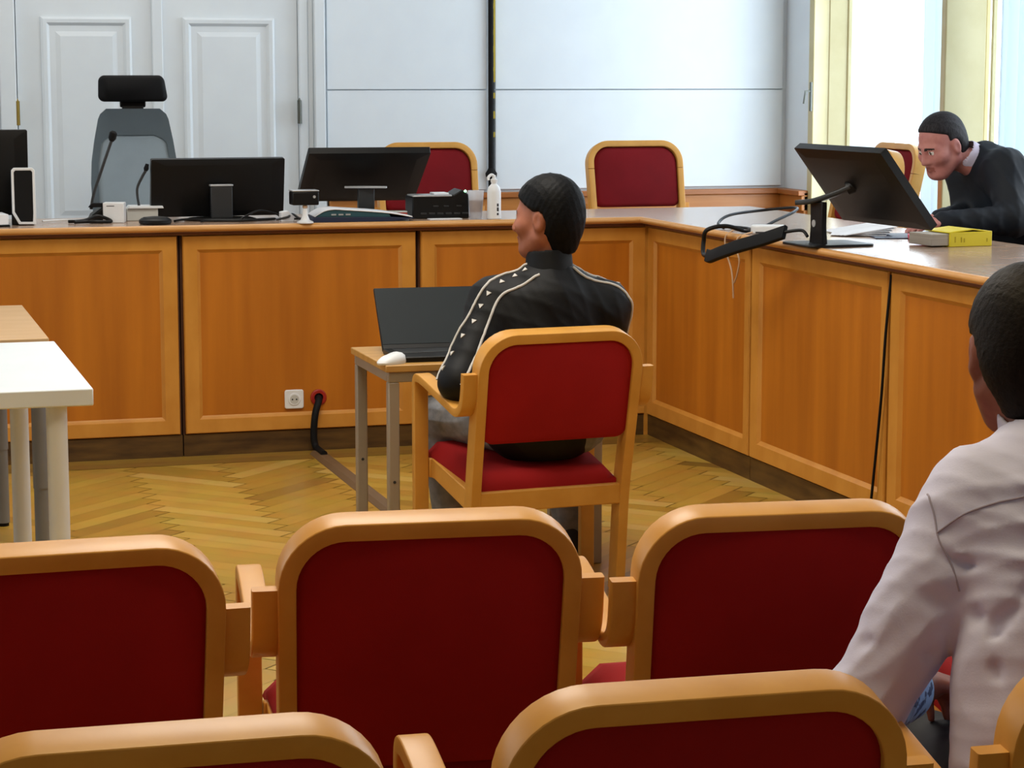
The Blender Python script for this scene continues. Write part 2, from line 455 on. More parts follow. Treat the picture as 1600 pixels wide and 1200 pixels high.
# ------------------------------------------------------------------ the bench: panelled units and one worktop
FY, FX = 9.10, 3.325       # front planes of both wings
TZ = .955
def unit(name, n0, n1, side, label):
    # n0..n1 along the wing, side 'L' faces -Y, 'R' faces -X
    L = n1 - n0; root = thing(name, label, 'bench unit', (n0, FY, 0) if side == 'L' else (FX, n1, 0), 0 if side == 'L' else R(-90), 'panelled units of the bench')
    g = .009
    # local x along the front, local y into the unit
    obj('carcass', MB().box(0, L, .022, .52, .09, .910), M['groove'], root, smooth=False)
    z0, z1 = .094, .910; x0, x1 = g, L-g; wf = .072
    mb = MB()
    prof = ((0, .0), (.004, -.006), (wf-.014, -.0), (wf-.008, .006), (wf, .012), (wf, .022))   # inset, depth
    rings = []
    for ins, dp in prof:
        rings.append([(x0+ins, dp, z0+ins), (x1-ins, dp, z0+ins), (x1-ins, dp, z1-ins), (x0+ins, dp, z1-ins)])
    rings.insert(0, [(x0, .022, z0), (x1, .022, z0), (x1, .022, z1), (x0, .022, z1)])
    v = [p for r in rings for p in r]; f = []
    for i in range(len(rings)-1):
        for k in range(4): f.append((i*4+k, i*4+(k+1) % 4, (i+1)*4+(k+1) % 4, (i+1)*4+k))
    mb.add(v, f)
    obj('moulding_frame', mb, M['moulding'], root, auto=20)
    obj('panel', MB().box(x0+wf, x1-wf, .012, .022, z0+wf, z1-wf), M['veneer'], root, smooth=False)
    obj('plinth', MB().box(0, L, .004, .50, 0, .09), M['plinth'], root, smooth=False)
    return root
unit('bench_unit', -.70, .295, 'L', 'panelled bench unit cut by the left edge, behind the white desk')
unit('bench_unit', .30, 1.301, 'L', 'panelled bench unit left of the white wall socket, under the office chair')
unit('bench_unit', 1.306, 2.30, 'L', 'panelled bench unit holding the white wall socket')
uc = unit('bench_unit', 2.305, 3.325, 'L', 'panelled bench unit behind the man in the track jacket')
obj('corner_post', MB().box(1.008, 1.045, -.004, .03, 0, .910), M['moulding'], uc, smooth=False)
unit('bench_unit', 7.94, 9.095, 'R', 'panelled bench unit of the right wing, next to the inner corner')
unit('bench_unit', 6.75, 7.935, 'R', 'panelled bench unit under the tilted monitor on the right wing')
unit('bench_unit', 5.55, 6.745, 'R', 'panelled bench unit beside the head of the man in the lilac shirt')
unit('bench_unit', 4.45, 5.545, 'R', 'panelled bench unit hidden behind the man in the lilac shirt')

tp = thing('bench_worktop', 'glossy brownish L-shaped worktop with wooden front edge on the panelled bench', 'worktop', (FX, FY, .925))
ov = .045
outl = [(-.72, FY-ov), (FX-ov, FY-ov), (FX-ov, 4.43), (4.03, 4.43), (4.03, 9.66), (-.72, 9.66)]
mb = MB().prism(outl, lambda a, b, d: (a-FX, b-FY, d-.925), .927, TZ)
obj('top_panel', mb, M['top'], tp, smooth=False)
ed = MB(); 
# rounded nosing along the inner front edge
nose = [(0, .0), (-.006, .001), (-.012, .006), (-.014, .013), (-.012, .021), (-.006, .026), (0, .027)]
path = [(-.72, FY-ov), (FX-ov, FY-ov), (FX-ov, 4.43)]
v = []; n = len(nose)
for (x, y), (dx, dy) in zip(path, ((0, 1), (1, 1), (1, 0))):
    for a, b in nose: v.append((x + a*dx - FX, y + a*dy - FY, .9285 + b - .925))
ed.add(v, [(i*n+k, i*n+k+1, (i+1)*n+k+1, (i+1)*n+k) for i in range(2) for k in range(n-1)])
obj('edge_moulding', ed, M['edge'], tp, auto=60)
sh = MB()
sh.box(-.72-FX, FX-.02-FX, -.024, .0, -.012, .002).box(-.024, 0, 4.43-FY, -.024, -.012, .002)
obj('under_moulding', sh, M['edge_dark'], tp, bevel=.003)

# ------------------------------------------------------------------ armchairs
def arc(cx, cz, r, a0, a1, n=10):
    return [(cx + r*cos(R(a0+(a1-a0)*k/n)), cz + r*sin(R(a0+(a1-a0)*k/n))) for k in range(n+1)]
def ychair(z, zt):   # reclined back: y of the back plane at height z
    s_ = (zt - z)
    return .105*min(1, s_/.52) - (.0 if s_ < .52 else .0)
def make_chair(label, zt=.82, group=None, drop=.335, fabric='red'):
    t = thing('armchair', label, 'chair', (0, 0, 0), 0, group)
    hw, r = .244, .098     # centre line half width, corner radius
    wd_, th = .060, .031
    ys = lambda z: ychair(z, zt)
    # bentwood top rail
    zc = zt - .016
    path = [(-hw, zc-.125), (-hw, zc-r)] + arc(-hw+r, zc-r, r, 180, 90)[1:] + arc(hw-r, zc-r, r, 90, 0) + [(hw, zc-.125)]
    sl = Vector((0, .105/.52, -1)).normalized()
    nrm = Vector((1, 0, 0)).cross(sl).normalized()
    obj('top_rail', MB().strip([(x, ys(z)+.008, z) for x, z in path], nrm, wd_, th, .0035), M['beech'], t, auto=24)
    for sx in (-1, 1):
        zs = [zc-.1255, .50, .33, .20, .0]
        pth = [(sx*(hw - .012*(zc-.125-z)), ys(z) + .008 + (.0 if z > .3 else .02*(.3-z)/.3), z) for z in zs]
        mb = MB().strip(smooth_path(pth, 5), (0, 1, .12), wd_, th, .0035)
        obj('leg', mb, M['beech'], t, auto=24)
    # upholstered back
    zb = zt - drop
    ol = rrect(-hw+.0145, hw-.0145, zb, zc-.0145, .085, 8)
    ol = [(x, z) for x, z in ol]
    ol2 = []
    rb = .035        # smaller corner radius below
    ol = [q for q in ol if q[1] > zb + .0851]
    ol += [(-hw+.0145+rb - rb*cos(R(15*k)), zb + rb - rb*sin(R(15*k))) for k in range(7)] + [(hw-.0145-rb + rb*sin(R(15*k)), zb + rb - rb*cos(R(15*k))) for k in range(7)]
    def fn(a, b, d): return (a, ys(b) + d, b)
    mb = MB()
    lay = ((.0, -.008), (.004, -.014), (.0, -.02))
    n = len(ol); v = []; cxz = (0, (zb+zc)/2)
    for dd, sc in ((-.013, .965), (-.016, .94), (-.010, 1.0), (.016, 1.0), (.030, .95), (.034, .88)):
        v += [fn(cxz[0]+(x-cxz[0])*sc, cxz[1]+(z-cxz[1])*sc, dd) for x, z in ol]
    order = (1, 0, 2, 3, 4, 5); L = len(order)
    f = [(order[i]*n+k, order[i]*n+(k+1) % n, order[i+1]*n+(k+1) % n, order[i+1]*n+k) for i in range(L-1) for k in range(n)]
    f += [tuple(order[0]*n+k for k in range(n))[::-1], tuple(order[-1]*n+k for k in range(n))]
    mb.add(v, f)
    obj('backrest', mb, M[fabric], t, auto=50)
    # seat cushion, sloping back
    zs = .455 if zt < .9 else .455
    mb = MB(); nx, ny = 14, 14
    top, bot = [], []
    def inset(u): return 1 - max(0, (abs(u)-.86)/.14)**2 * 1.0
    for j in range(ny+1):
        for i in range(nx+1):
            u, q = i/nx*2-1, j/ny*2-1
            x = u*(.222 + .030*(j/ny)); y = .105 + .415*(j/ny)
            z = .350 + .058*(j/ny)
            e = min(inset(u), inset(q))
            dome = .012*(1-u*u)*(1-q*q)
            top.append((x, y, z + .032*math.sqrt(max(0, e)) + dome - (.03*max(0, q-.7)**2/.09 if q > .7 else 0)))
            bot.append((x*.98, y, z - .040))
    N = nx+1; f = []
    for j in range(ny):
        for i in range(nx):
            a = j*N+i; f.append((a, a+1, a+N+1, a+N)); f.append((a+N*(ny+1), a+N+N*(ny+1), a+N+1+N*(ny+1), a+1+N*(ny+1)))
    off = N*(ny+1)
    for i in range(nx): f += [(i, off+i, off+i+1, i+1), (ny*N+i, ny*N+i+1, off+ny*N+i+1, off+ny*N+i)]
    for j in range(ny): f += [(j*N, (j+1)*N, off+(j+1)*N, off+j*N), (j*N+nx, off+j*N+nx, off+(j+1)*N+nx, (j+1)*N+nx)]
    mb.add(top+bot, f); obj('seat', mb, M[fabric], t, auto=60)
    # rails
    obj('seat_rail', MB().box(-hw+.016, hw-.016, .085, .112, .275, .337), M['beech'], t, bevel=.004)
    obj('seat_rail', MB().box(-.255, .255, .445, .47, .325, .385), M['beech'], t, bevel=.004)
    for sx in (-1, 1):
        obj('seat_rail', MB().prism([(.11, .278), (.11, .335), (.44, .386), (.465, .386), (.465, .325), (.42, .325), (.15, .278)], lambda a, b, d: (sx*d, a, b), .226, .249), M['beech'], t, bevel=.003)
    # bentwood arms running into the front legs
    for sx in (-1, 1):
        xa = sx*.279
        arm = [(.028, .700), (.034, .65), (.045, .612), (.068, .588), (.105, .580), (.17, .592), (.27, .612), (.36, .630), (.42, .639), (.448, .637), (.460, .625), (.463, .60), (.463, .58)]
        pth = smooth_path([(xa, y, z) for y, z in arm], 4)
        obj('armrest', MB().strip(pth, (1, 0, 0), .046, .027, .004), M['beech'], t, auto=24)
        obj('leg', MB().strip([(xa, .463, .581), (xa, .463, .3), (xa, .463, 0)], (1, 0, 0), .046, .027, .004), M['beech'], t, auto=24)
        # small spacer between rear leg and arm
        obj('arm_bracket', MB().box(min(sx*.247, sx*.270), max(sx*.247, sx*.270), .036, .062, .635, .675), M['beech'], t, bevel=.003)
    return t
G1 = 'red armchairs in the public rows'
def put(o, x, y, yaw): o.location = (x, y, 0); o.rotation_euler = (0, 0, R(yaw)); return o
ch0 = make_chair('red armchair in the front public row with its full dark red back in mid picture', group=G1, drop=.455)
put(ch0, .927, 3.58, -6)
put(dup(ch0, (0, 0, 0), 0, 'red armchair cut by the left edge in the front public row, before the white desk'), .306, 3.50, 0.5)
ch1 = make_chair('red armchair in the front public row, partly behind the lilac-shirted arm', group=G1)
put(ch1, 1.526, 3.475, -6)
put(dup(ch1, (0, 0, 0), 0, 'red armchair in the front public row hidden behind the lilac-shirted man'), 2.18, 3.50, -4)
put(dup(ch0, (0, 0, 0), 0, 'red armchair in the rear public row, its top rail cut off at the lower left'), .327, 2.444, -2)
put(dup(ch0, (0, 0, 0), 0, 'red armchair in the rear public row, just left of the lilac-shirted man'), .980, 2.45, -3)
put(dup(ch0, (0, 0, 0), 0, 'red armchair in the rear public row with the lilac-shirted man sitting on it'), 1.653, 2.435, -3)
chm = dup(ch1, (0, 0, 0), 0, 'red armchair with the man in the black track jacket sitting on it', 'red armchair before the bench')
put(chm, 1.993, 6.17, 5)
del chm['group']
G2 = 'red armchairs behind the bench'
cj = make_chair('red armchair behind the bench, right of the seated man\'s head', zt=1.02, group=G2, fabric='red_shaded')
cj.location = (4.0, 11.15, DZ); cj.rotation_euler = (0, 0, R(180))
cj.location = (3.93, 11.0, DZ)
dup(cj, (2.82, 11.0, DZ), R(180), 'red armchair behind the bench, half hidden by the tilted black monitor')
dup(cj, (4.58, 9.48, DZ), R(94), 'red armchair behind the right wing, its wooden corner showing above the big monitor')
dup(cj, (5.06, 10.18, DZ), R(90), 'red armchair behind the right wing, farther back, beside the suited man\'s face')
dup(ch1, (4.80, 7.90, DZ), R(90), 'red armchair behind the right wing with the suited man sitting on it', G2)

# ------------------------------------------------------------------ office chair
oc = thing('office_chair', 'grey mesh office chair with black headrest before the white door', 'office chair', (1.335, 10.72, DZ), R(180-2), None)
def oxz(o): return [(x, z) for x, z in o]
# local: chair faces +Y; seen from its front (sitter looks at camera side) -> rotated 180
mb = MB(); n = 0
ol = rrect(-.165, .165, -.062, .062, .03, 6)
ol = [(x*(1.0 - .12*(z+.062)/.124 if x < 0 else 1.0 - .02*(z+.062)/.124), z) for x, z in ol]
v = []
for d, sc in ((-.03, .86), (-.024, .97), (0, 1), (.02, .97), (.03, .85)):
    v += [(x*sc, -.05 + d + .16*x*x, 1.295 + z*sc) for x, z in ol]
n = len(ol); f = [(i*n+k, i*n+(k+1) % n, (i+1)*n+(k+1) % n, (i+1)*n+k) for i in range(4) for k in range(n)] + [tuple(range(n))[::-1], tuple(4*n+k for k in range(n))]
obj('headrest', MB().add(v, f), M['blackm'], oc, auto=60)
obj('headrest_stem', MB().box(-.05, .05, -.10, -.065, 1.17, 1.26).tube([(-.06, -.08, 1.225), (.06, -.08, 1.225)], .02, 10), M['black'], oc, bevel=.005)
# back frame: rounded shield outline with an opening for the mesh
def shield(z):   # half width at height z
    pts = [(.55, .185), (.70, .200), (.85, .205), (.95, .200), (1.05, .185), (1.15, .165), (1.185, .150), (1.20, .125)]
    for (a, wa), (b, wb) in zip(pts, pts[1:]):
        if a <= z <= b: return wa + (wb-wa)*(z-a)/(b-a)
    return pts[-1][1]
def ring(zs, k, off=0):
    return [(shield(z)-k, z) for z in zs]
zs = [.55 + .65*i/26 for i in range(27)]
outer = [(shield(z), z) for z in zs] + [(-shield(z), z) for z in reversed(zs)]
zi = [.59 + .485*i/26 for i in range(27)]
def inw(z):
    w_ = shield(z) - .032
    if z > 1.035: w_ -= .05*((z-1.035)/.04)**2
    if z < .62: w_ -= .04*((.62-z)/.03)**2
    return w_
inner = [(inw(z), z) for z in zi] + [(-inw(z), z) for z in reversed(zi)]
def yb(x, z): return -.05 + .10*x*x*4 - .03*sin((z-.55)*3)
mb = MB(); n = len(outer)
v = [(x, yb(x, z)-.014, z) for x, z in outer] + [(x, yb(x, z)-.014, z) for x, z in inner] + [(x, yb(x, z)+.014, z) for x, z in outer] + [(x, yb(x, z)+.014, z) for x, z in inner]
f = []
for k in range(n):
    k2 = (k+1) % n
    f += [(k, k2, n+k2, n+k), (2*n+k, 3*n+k, 3*n+k2, 2*n+k2), (k, 2*n+k, 2*n+k2, k2), (n+k, n+k2, 3*n+k2, 3*n+k)]
obj('back_frame', mb.add(v, f), M['greyfab'], oc, auto=50)
v = []; f = []
nx = 12
for z in zi: v += [(inw(z)*1.02*(2*i/nx-1), yb(inw(z)*(2*i/nx-1), z)+.004, z) for i in range(nx+1)]
for j in range(len(zi)-1):
    for i in range(nx): a = j*(nx+1)+i; f.append((a, a+1, a+nx+2, a+nx+1))
o = obj('mesh_back', MB().add(v, f), None or M['mesh'], oc, auto=180)
s_ = o.modifiers.new('thickness', 'SOLIDIFY'); s_.thickness = .003
obj('lumbar_bar', MB().strip(smooth_path([(-.17, -.10, .70), (0, -.115, .70), (.17, -.10, .70)], 6), (0, 0, 1), .09, .02), M['dgrey'], oc)
obj('spine', MB().strip(smooth_path([(0, -.10, 1.15), (0, -.13, .9), (0, -.13, .62), (0, -.02, .42)], 6), (1, 0, 0), .05, .03), M['dgrey'], oc)
mb = MB()
ol = rrect(-.24, .24, -.02, .45, .09, 6); v = []
for z, sc in ((.43, .92), (.445, 1), (.48, 1), (.50, .93)): v += [(x*sc, .215+(y-.215)*sc, z) for x, y in ol]
n = len(ol); f = [(i*n+k, i*n+(k+1) % n, (i+1)*n+(k+1) % n, (i+1)*n+k) for i in range(3) for k in range(n)] + [tuple(range(n))[::-1], tuple(3*n+k for k in range(n))]
obj('seat', mb.add(v, f), M['blackm'], oc)
obj('gas_column', MB().tube([(0, .2, .08), (0, .2, .43)], .028, 14), M['black'], oc)
for k in range(5):
    a = R(72*k+18); d = Vector((cos(a), sin(a), 0)); c = Vector((0, .2, 0))
    lg = obj('base_leg', MB().tube([c+Vector((0, 0, .10)), c+d*.15+Vector((0, 0, .09)), c+d*.29+Vector((0, 0, .07))], [.024, .02, .016], 10), M['black'], oc)
    e = c + d*.29; q = Vector((-sin(a), cos(a), 0))
    obj('caster', MB().tube([e+q*.02+Vector((0, 0, .03)), e-q*.02+Vector((0, 0, .03))], .029, 16), M['blackm'], lg)

# ------------------------------------------------------------------ monitors
def monitor(label, base, rz, wd_, ht, tilt, czoff, pivot, base_w=.26, base_d=.18, thin=.018, neck=True, xo=0.):
    """faces local +Y; base at origin; screen centre at czoff height, leaning its top to -Y by tilt"""
    t = thing('monitor', label, 'monitor', base, rz, None)
    M4 = Matrix.Translation((xo, pivot, czoff)) @ Matrix.Rotation(R(tilt), 4, 'X')
    ol = rrect(-wd_/2, wd_/2, -ht/2, ht/2, .006, 3); n = len(ol)
    v = []
    for d, sc in ((thin, .985), (thin-.003, 1), (0, 1), (-.010, .97), (-.018, .80)):
        v += [M4 @ Vector((x*(sc if sc < .9 else 1)-(.0), d, z*(sc if sc < .9 else 1)) if sc >= .9 else Vector((x*sc, d, z*sc))) for x, z in ol]
    f = [(i*n+k, i*n+(k+1) % n, (i+1)*n+(k+1) % n, (i+1)*n+k) for i in range(4) for k in range(n)] + [tuple(range(n))[::-1], tuple(4*n+k for k in range(n))]
    obj('housing', MB().add(v, f), M['black'], t, auto=30)
    obj('display', MB().box(-wd_/2+.008, wd_/2-.008, thin, thin+.0015, -ht/2+.014, ht/2-.008, M4=M4), M['screen'], t, smooth=False)
    # stand
    hub = M4 @ Vector((0, -.018, 0))
    return t, M4, hub

# middle monitor on the left wing
t, M4, hub = monitor('black monitor seen from behind, upright beside the grey mesh office chair', (1.515, 9.36, TZ), R(2), .565, .245, 10, .135, .05)
obj('neck', MB().box(-.046, .046, -.035, -.012, .006, .142), M['dgrey'], t, bevel=.004)
obj('neck_cap', MB().box(-.048, .048, -.04, -.004, .142, .150), M['silver'], t, bevel=.002)
mb = MB(); mb.lathe((0, 0, 0), [(.15, 0), (.152, .005), (.13, .011), (.05, .014)], 36)
o = obj('base', mb, M['black'], t); o.scale = (1, .7, 1); o.location = (0, .01, 0)
# strongly reclined monitor
t, M4, hub = monitor('black monitor tilted far back, before the half hidden red chair', (2.142, 9.40, TZ), R(-3), .52, .44, 60, .175, .04)
obj('neck', MB().box(-.035, .035, -.055, -.02, .006, .125), M['dgrey'], t, bevel=.004)
obj('neck_cap', MB().prism([(-.095, -.055), (.075, -.10), (.085, -.08), (.0, -.02), (-.09, -.03)], lambda a, b, d: (a, b, d), .125, .134), M['silver'], t, bevel=.002)
obj('base', MB().prism(rrect(-.11, .11, -.11, .07, .03), lambda a, b, d: (a, b, d), 0, .008), M['black'], t, bevel=.002)
# left monitor, cut by the picture edge
t, M4, hub = monitor('black monitor cut by the left edge, behind the small speaker', (.47, 9.42, TZ), R(0), .53, .35, 4, .205, .03)
obj('neck', MB().box(-.04, .04, -.035, -.0, .006, .2), M['dgrey'], t, bevel=.004)
obj('rear_badge', MB().box(.13, .20, -.0035+.012, .0+.012, .345, .350), M['dgrey'], t, bevel=.001)
obj('base', MB().prism(rrect(-.12, .12, -.10, .10, .02), lambda a, b, d: (a, b, d), 0, .008), M['black'], t, bevel=.002)
# wide monitor on the right wing (faces +X)
t, M4, hub = monitor('wide black monitor tilted back on the right wing, turned to the suited man', (3.36, 7.34, TZ), R(-90+4), .62, .335, 38, .215, .055, xo=.155)
T_ = .0
obj('neck', MB().prism([(-.055, 0.0), (.045, 0.0), (.036, .06), (.036, .15), (-.052, .15), (-.048, .06)], lambda a, b, d: (a-.0+.02, d, b+.006), -.052, -.030), M['black'], t, bevel=.004)
obj('neck_hole', MB().tube([(.0, -.0535, .078), (.0, -.0285, .078)], .013, 16), M['silver'], t)
# long arm over the neck reaching to the screen
mb = MB().strip(smooth_path([(-.06, -.085, .150), (.0, -.055, .158), (.06, .0, .185), (.10, .045, .212)], 6), (-.6, .75, 0), .055, .018, .006)
obj('arm', mb, M['dgrey'], t)
obj('arm_hub', MB().tube([(.09, .03, .205), (.11, .055, .218)], .024, 16), M['black'], t)
obj('base', MB().prism(rrect(-.11, .13, -.13, .13, .03), lambda a, b, d: (a, b, d), 0, .009), M['black'], t, bevel=.003)

# ------------------------------------------------------------------ things on the left wing
sp = thing('loudspeaker', 'small black loudspeaker with white front rim at the left edge', 'speaker', (.700, 9.25, TZ), R(-4))
mb = MB().prism([(0, 0), (.13, 0), (.13, .222), (.0, .222)], lambda a, b, d: (d, a, b), -.050, .040)
obj('cabinet', mb, M['black'], sp, bevel=.006)
ro = [(-.022, .004), (.046, .004), (.047, .045), (.046, .222), (.036, .232), (-.038, .232), (-.047, .222), (-.047, .05)]
ri = [(-.014, .014), (.034, .014), (.036, .05), (.036, .214), (.030, .221), (-.031, .221), (-.037, .214), (-.037, .055)]
n = 8
v = [(a, y, b) for y in (-.012, .0) for a, b in ro] + [(a, y, b) for y in (-.012, .0) for a, b in ri]
f = []
for k in range(n):
    q = (k+1) % n
    f += [(k, q, 2*n+q, 2*n+k), (n+k, 3*n+k, 3*n+q, n+q), (k, n+k, n+q, q), (2*n+k, 2*n+q, 3*n+q, 3*n+k)]
obj('front_rim', MB().add(v, f), M['white'], sp, bevel=.002)
obj('grille', MB().prism(ri, lambda a, b, d: (a, d, b), -.008, -.002), M['blackm'], sp, smooth=False)

t = thing('paper_stack', 'stack of pale papers left of the small loudspeaker', 'papers', (.575, 9.24, TZ), R(5))
obj('sheets', MB().box(-.05, .05, -.08, .08, .008, .05), M['paper'], t, bevel=.002)
obj('folder', MB().box(-.055, .055, -.085, .085, 0, .008), M['blackm'], t, bevel=.002)

mic = thing('gooseneck_microphone', 'gooseneck microphone on a dark base before the grey office chair', 'microphone', (1.02, 9.42, TZ), R(0))
mb = MB().prism([(-.05, 0), (.09, 0), (.10, .03), (.02, .07), (-.035, .03)], lambda a, b, d: (a, d, b), -.05, .05)
obj('base', mb, M['black'], mic, bevel=.006)
obj('key_plate', MB().prism([(-.05, .060), (.09, .060), (.09, .078), (-.035, .078)], lambda a, b, d: (a, d, b), -.045, -.02), M['blackm'], mic, bevel=.003)
gp = smooth_path([(-.035, .0, .05), (-.02, -.0, .12), (.015, -.0, .22), (.055, -.0, .33)], 8)
obj('gooseneck', MB().tube(gp, .0065, 10), M['dgrey'], mic)
a = Vector(gp[-1])
obj('capsule', MB().tube([a, a+Vector((.004, 0, .012)), a+Vector((.010, 0, .035)), a+Vector((.012, 0, .042))], [.009, .016, .016, .008], 14), M['blackm'], mic)

cb = thing('white_cube_box', 'small white cube box with a printed line on the left wing', 'box', (1.070, 9.32, TZ), R(-14))
obj('box_body', MB().box(-.043, .043, -.035, .035, 0, .083), M['white'], cb, bevel=.003)
obj('printed_line', MB().box(-.028, .004, -.0358, -.0345, .068, .071), M['ink'], cb, smooth=False)

gb = thing('gooseneck_microphone', 'gooseneck microphone on a pale grey box left of the upright monitor', 'microphone', (1.205, 9.43, TZ), R(-3))
obj('base', MB().prism([(-.075, 0), (.055, 0), (.055, .052), (-.075, .052)], lambda a, b, d: (a, d, b), -.04, .06), M['offwhite'], gb, bevel=.003)
obj('base_lid', MB().prism([(-.07, .052), (.078, .052), (.074, .062), (-.062, .062)], lambda a, b, d: (a, d, b), -.055, .065), M['white'], gb, bevel=.002)
gp = smooth_path([(-.02, 0, .06), (-.026, 0, .13), (-.005, 0, .18), (.01, 0, .205)], 8)
obj('gooseneck', MB().tube(gp, .006, 10), M['dgrey'], gb)
a = Vector(gp[-1]); obj('capsule', MB().tube([a, a+Vector((.003, 0, .01)), a+Vector((.008, 0, .03))], [.007, .011, .007], 12), M['blackm'], gb)

pk = thing('speaker_puck', 'round black table puck before the pale grey microphone box', 'conference puck', (1.215, 9.16, TZ))
obj('puck_body', MB().lathe((0, 0, 0), [(.060, 0), (.066, .006), (.066, .018), (.055, .026)], 32), M['black'], pk)
obj('puck_ring', MB().lathe((0, 0, .024), [(.05, 0), (.05, .005), (.02, .008)], 32), M['dgrey'], pk)

def cable(name, label, pts, r, m, cat='cable', n=8, group=None, parts=None):
    mb = MB().tube(smooth_path(pts, n), r, 8)
    return tag(obj(name, mb, m, auto=60), label, cat, group)
Z = TZ + .0085
cable('cable', 'black cable coiled at the foot of the upright monitor', [(1.30, 9.20, Z+.0), (1.36, 9.30, Z), (1.45, 9.24, Z), (1.60, 9.20, Z), (1.72, 9.24, Z), (1.68, 9.20, Z), (1.56, 9.16, Z), (1.44, 9.19, Z), (1.40, 9.15, Z)], .005, M['black'])
cable('cable', 'black cable arching up beside the upright monitor\'s base', [(1.56, 9.17, Z+.001), (1.60, 9.19, Z+.02), (1.66, 9.24, Z+.035), (1.73, 9.27, Z+.02), (1.76, 9.26, Z)], .0045, M['black'])
cable('cable', 'dark cable tangled left of the white cube box', [(.88, 9.30, Z), (.94, 9.28, Z+.004), (1.0, 9.30, Z+.02), (1.05, 9.27, Z), (.99, 9.25, Z), (.95, 9.27, Z), (.90, 9.25, Z)], .007, M['black'])
cable('cable', 'pale cable lying beside the small loudspeaker', [(.78, 9.35, Z), (.86, 9.40, Z), (.93, 9.37, Z), (1.0, 9.41, Z)], .004, M['white'])
cable('cable', 'tangled dark cable behind the white webcam foot', [(1.72, 9.18, Z), (1.76, 9.15, Z+.012), (1.79, 9.20, Z+.02), (1.82, 9.17, Z), (1.85, 9.2, Z), (1.80, 9.22, Z), (1.75, 9.21, Z)], .005, M['dgrey'])

wc = thing('webcam', 'black box camera on a white foot left of the tilted monitor', 'camera', (1.815, 9.06, TZ))
obj('foot', MB().lathe((0, 0, 0), [(.034, 0), (.034, .006), (.02, .012), (.012, .03), (.010, .06)], 24), M['white'], wc)
obj('ball_joint', MB().lathe((0, 0, .058), [(.006, 0), (.011, .006), (.011, .012), (.006, .018)], 16), M['cordwhite'], wc)
obj('camera_body', MB().box(-.055, .055, -.02, .06, .074, .130), M['black'], wc, bevel=.005)
obj('camera_top', MB().box(-.056, .056, -.021, .061, .130, .135), M['silver'], wc, bevel=.002)
obj('lens', MB().tube([(.035, -.019, .108), (.035, -.024, .108)], .006, 14), M['silver'], wc)
t = thing('notepad', 'small pale crumpled note beside the foot of the black box camera', 'paper', (1.765, 9.14, TZ))
obj('sheet', MB().prism([(-.03, 0), (.02, 0), (.026, .02), (.0, .045), (-.03, .04)], lambda a, b, d: (a, d, b), .02, .07), M['paper'], t, bevel=.002)

fl = thing('ring_binder', 'dark blue binder with pale page edges lying before the tilted monitor', 'binder', (2.05, 9.10, TZ), R(-3))
obj('cover', MB().prism([(-.20, .0), (.14, .0), (.23, .012), (.14, .018), (-.19, .022)], lambda a, b, d: (a, d, b), -.03, .16), M['navy'], fl, bevel=.002)
obj('page_block', MB().prism([(-.185, .022), (.13, .018), (.12, .036), (-.06, .046), (-.11, .050), (-.15, .044)], lambda a, b, d: (a, d, b), -.026, .15), M['teal'], fl, bevel=.002)
mb = MB().strip(smooth_path([(-.19, -.031, .024), (-.15, -.031, .046), (-.11, -.031, .053), (-.06, -.031, .050), (.05, -.031, .042), (.13, -.031, .034), (.22, -.031, .018)], 4), (0, 1, 0), .19, .004, .001)
for i, p in enumerate(mb.v): mb.v[i] = (p[0], p[1]+.095, p[2])
obj('page_edges', mb, M['paper'], fl)
for k in range(3): obj('tab', MB().box(-.12+.03*k, -.10+.03*k, -.029, -.026, .028, .034), M['silver'], fl, smooth=False)
t = thing('stapler_box', 'small red and white box right of the blue binder', 'box', (2.235, 9.22, TZ))
obj('carton', MB().box(-.045, .045, -.03, .03, .0, .028), M['redbox'], t, bevel=.003)
obj('lid', MB().box(-.045, .045, -.03, .03, .028, .034), M['offwhite'], t, bevel=.002)
obj('white_base', MB().box(-.047, .05, -.034, -.0305, .0, .012), M['paper'], t, bevel=.001)

pr_ = thing('label_printer', 'black desk printer with green light left of the clear cup', 'printer', (2.425, 9.18, TZ), R(-3))
mb = MB().prism([(-.125, 0), (.12, 0), (.12, .10), (.09, .122), (.055, .10), (-.125, .095)], lambda a, b, d: (a, d, b), 0, .16)
obj('printer_body', mb, M['black'], pr_, bevel=.005)
obj('paper_tray', MB().box(-.125, .045, -.008, .12, .093, .100), M['silver'], pr_, bevel=.003)
obj('paper_slip', MB().box(-.03, .035, .01, .10, .100, .108), M['paper'], pr_, bevel=.002)
for k in range(6): obj('key', MB().box(-.09+.036*k, -.064+.036*k, -.004, .001, .018, .026), M['dgrey'], pr_, bevel=.001)
for x in (-.035, .01, .065): obj('button', MB().box(x, x+.022, -.003, .001, .05, .056), M['dgrey'], pr_, bevel=.001)
led = bpy.data.materials.new('green_led'); led.use_nodes = True
led.node_tree.nodes['Principled BSDF'].inputs['Emission Color'].default_value = (.25, 1, .4, 1); led.node_tree.nodes['Principled BSDF'].inputs['Emission Strength'].default_value = 1.5
obj('status_light', MB().tube([(.100, -.001, .112), (.106, -.004, .118)], .0055, 10), led, pr_)
t = thing('paper_note', 'white sheet sticking out under the black desk printer', 'paper', (2.42, 9.15, TZ))
obj('sheet', MB().box(-.06, .08, -.03, .02, 0, .003), M['paper'], t, smooth=False)

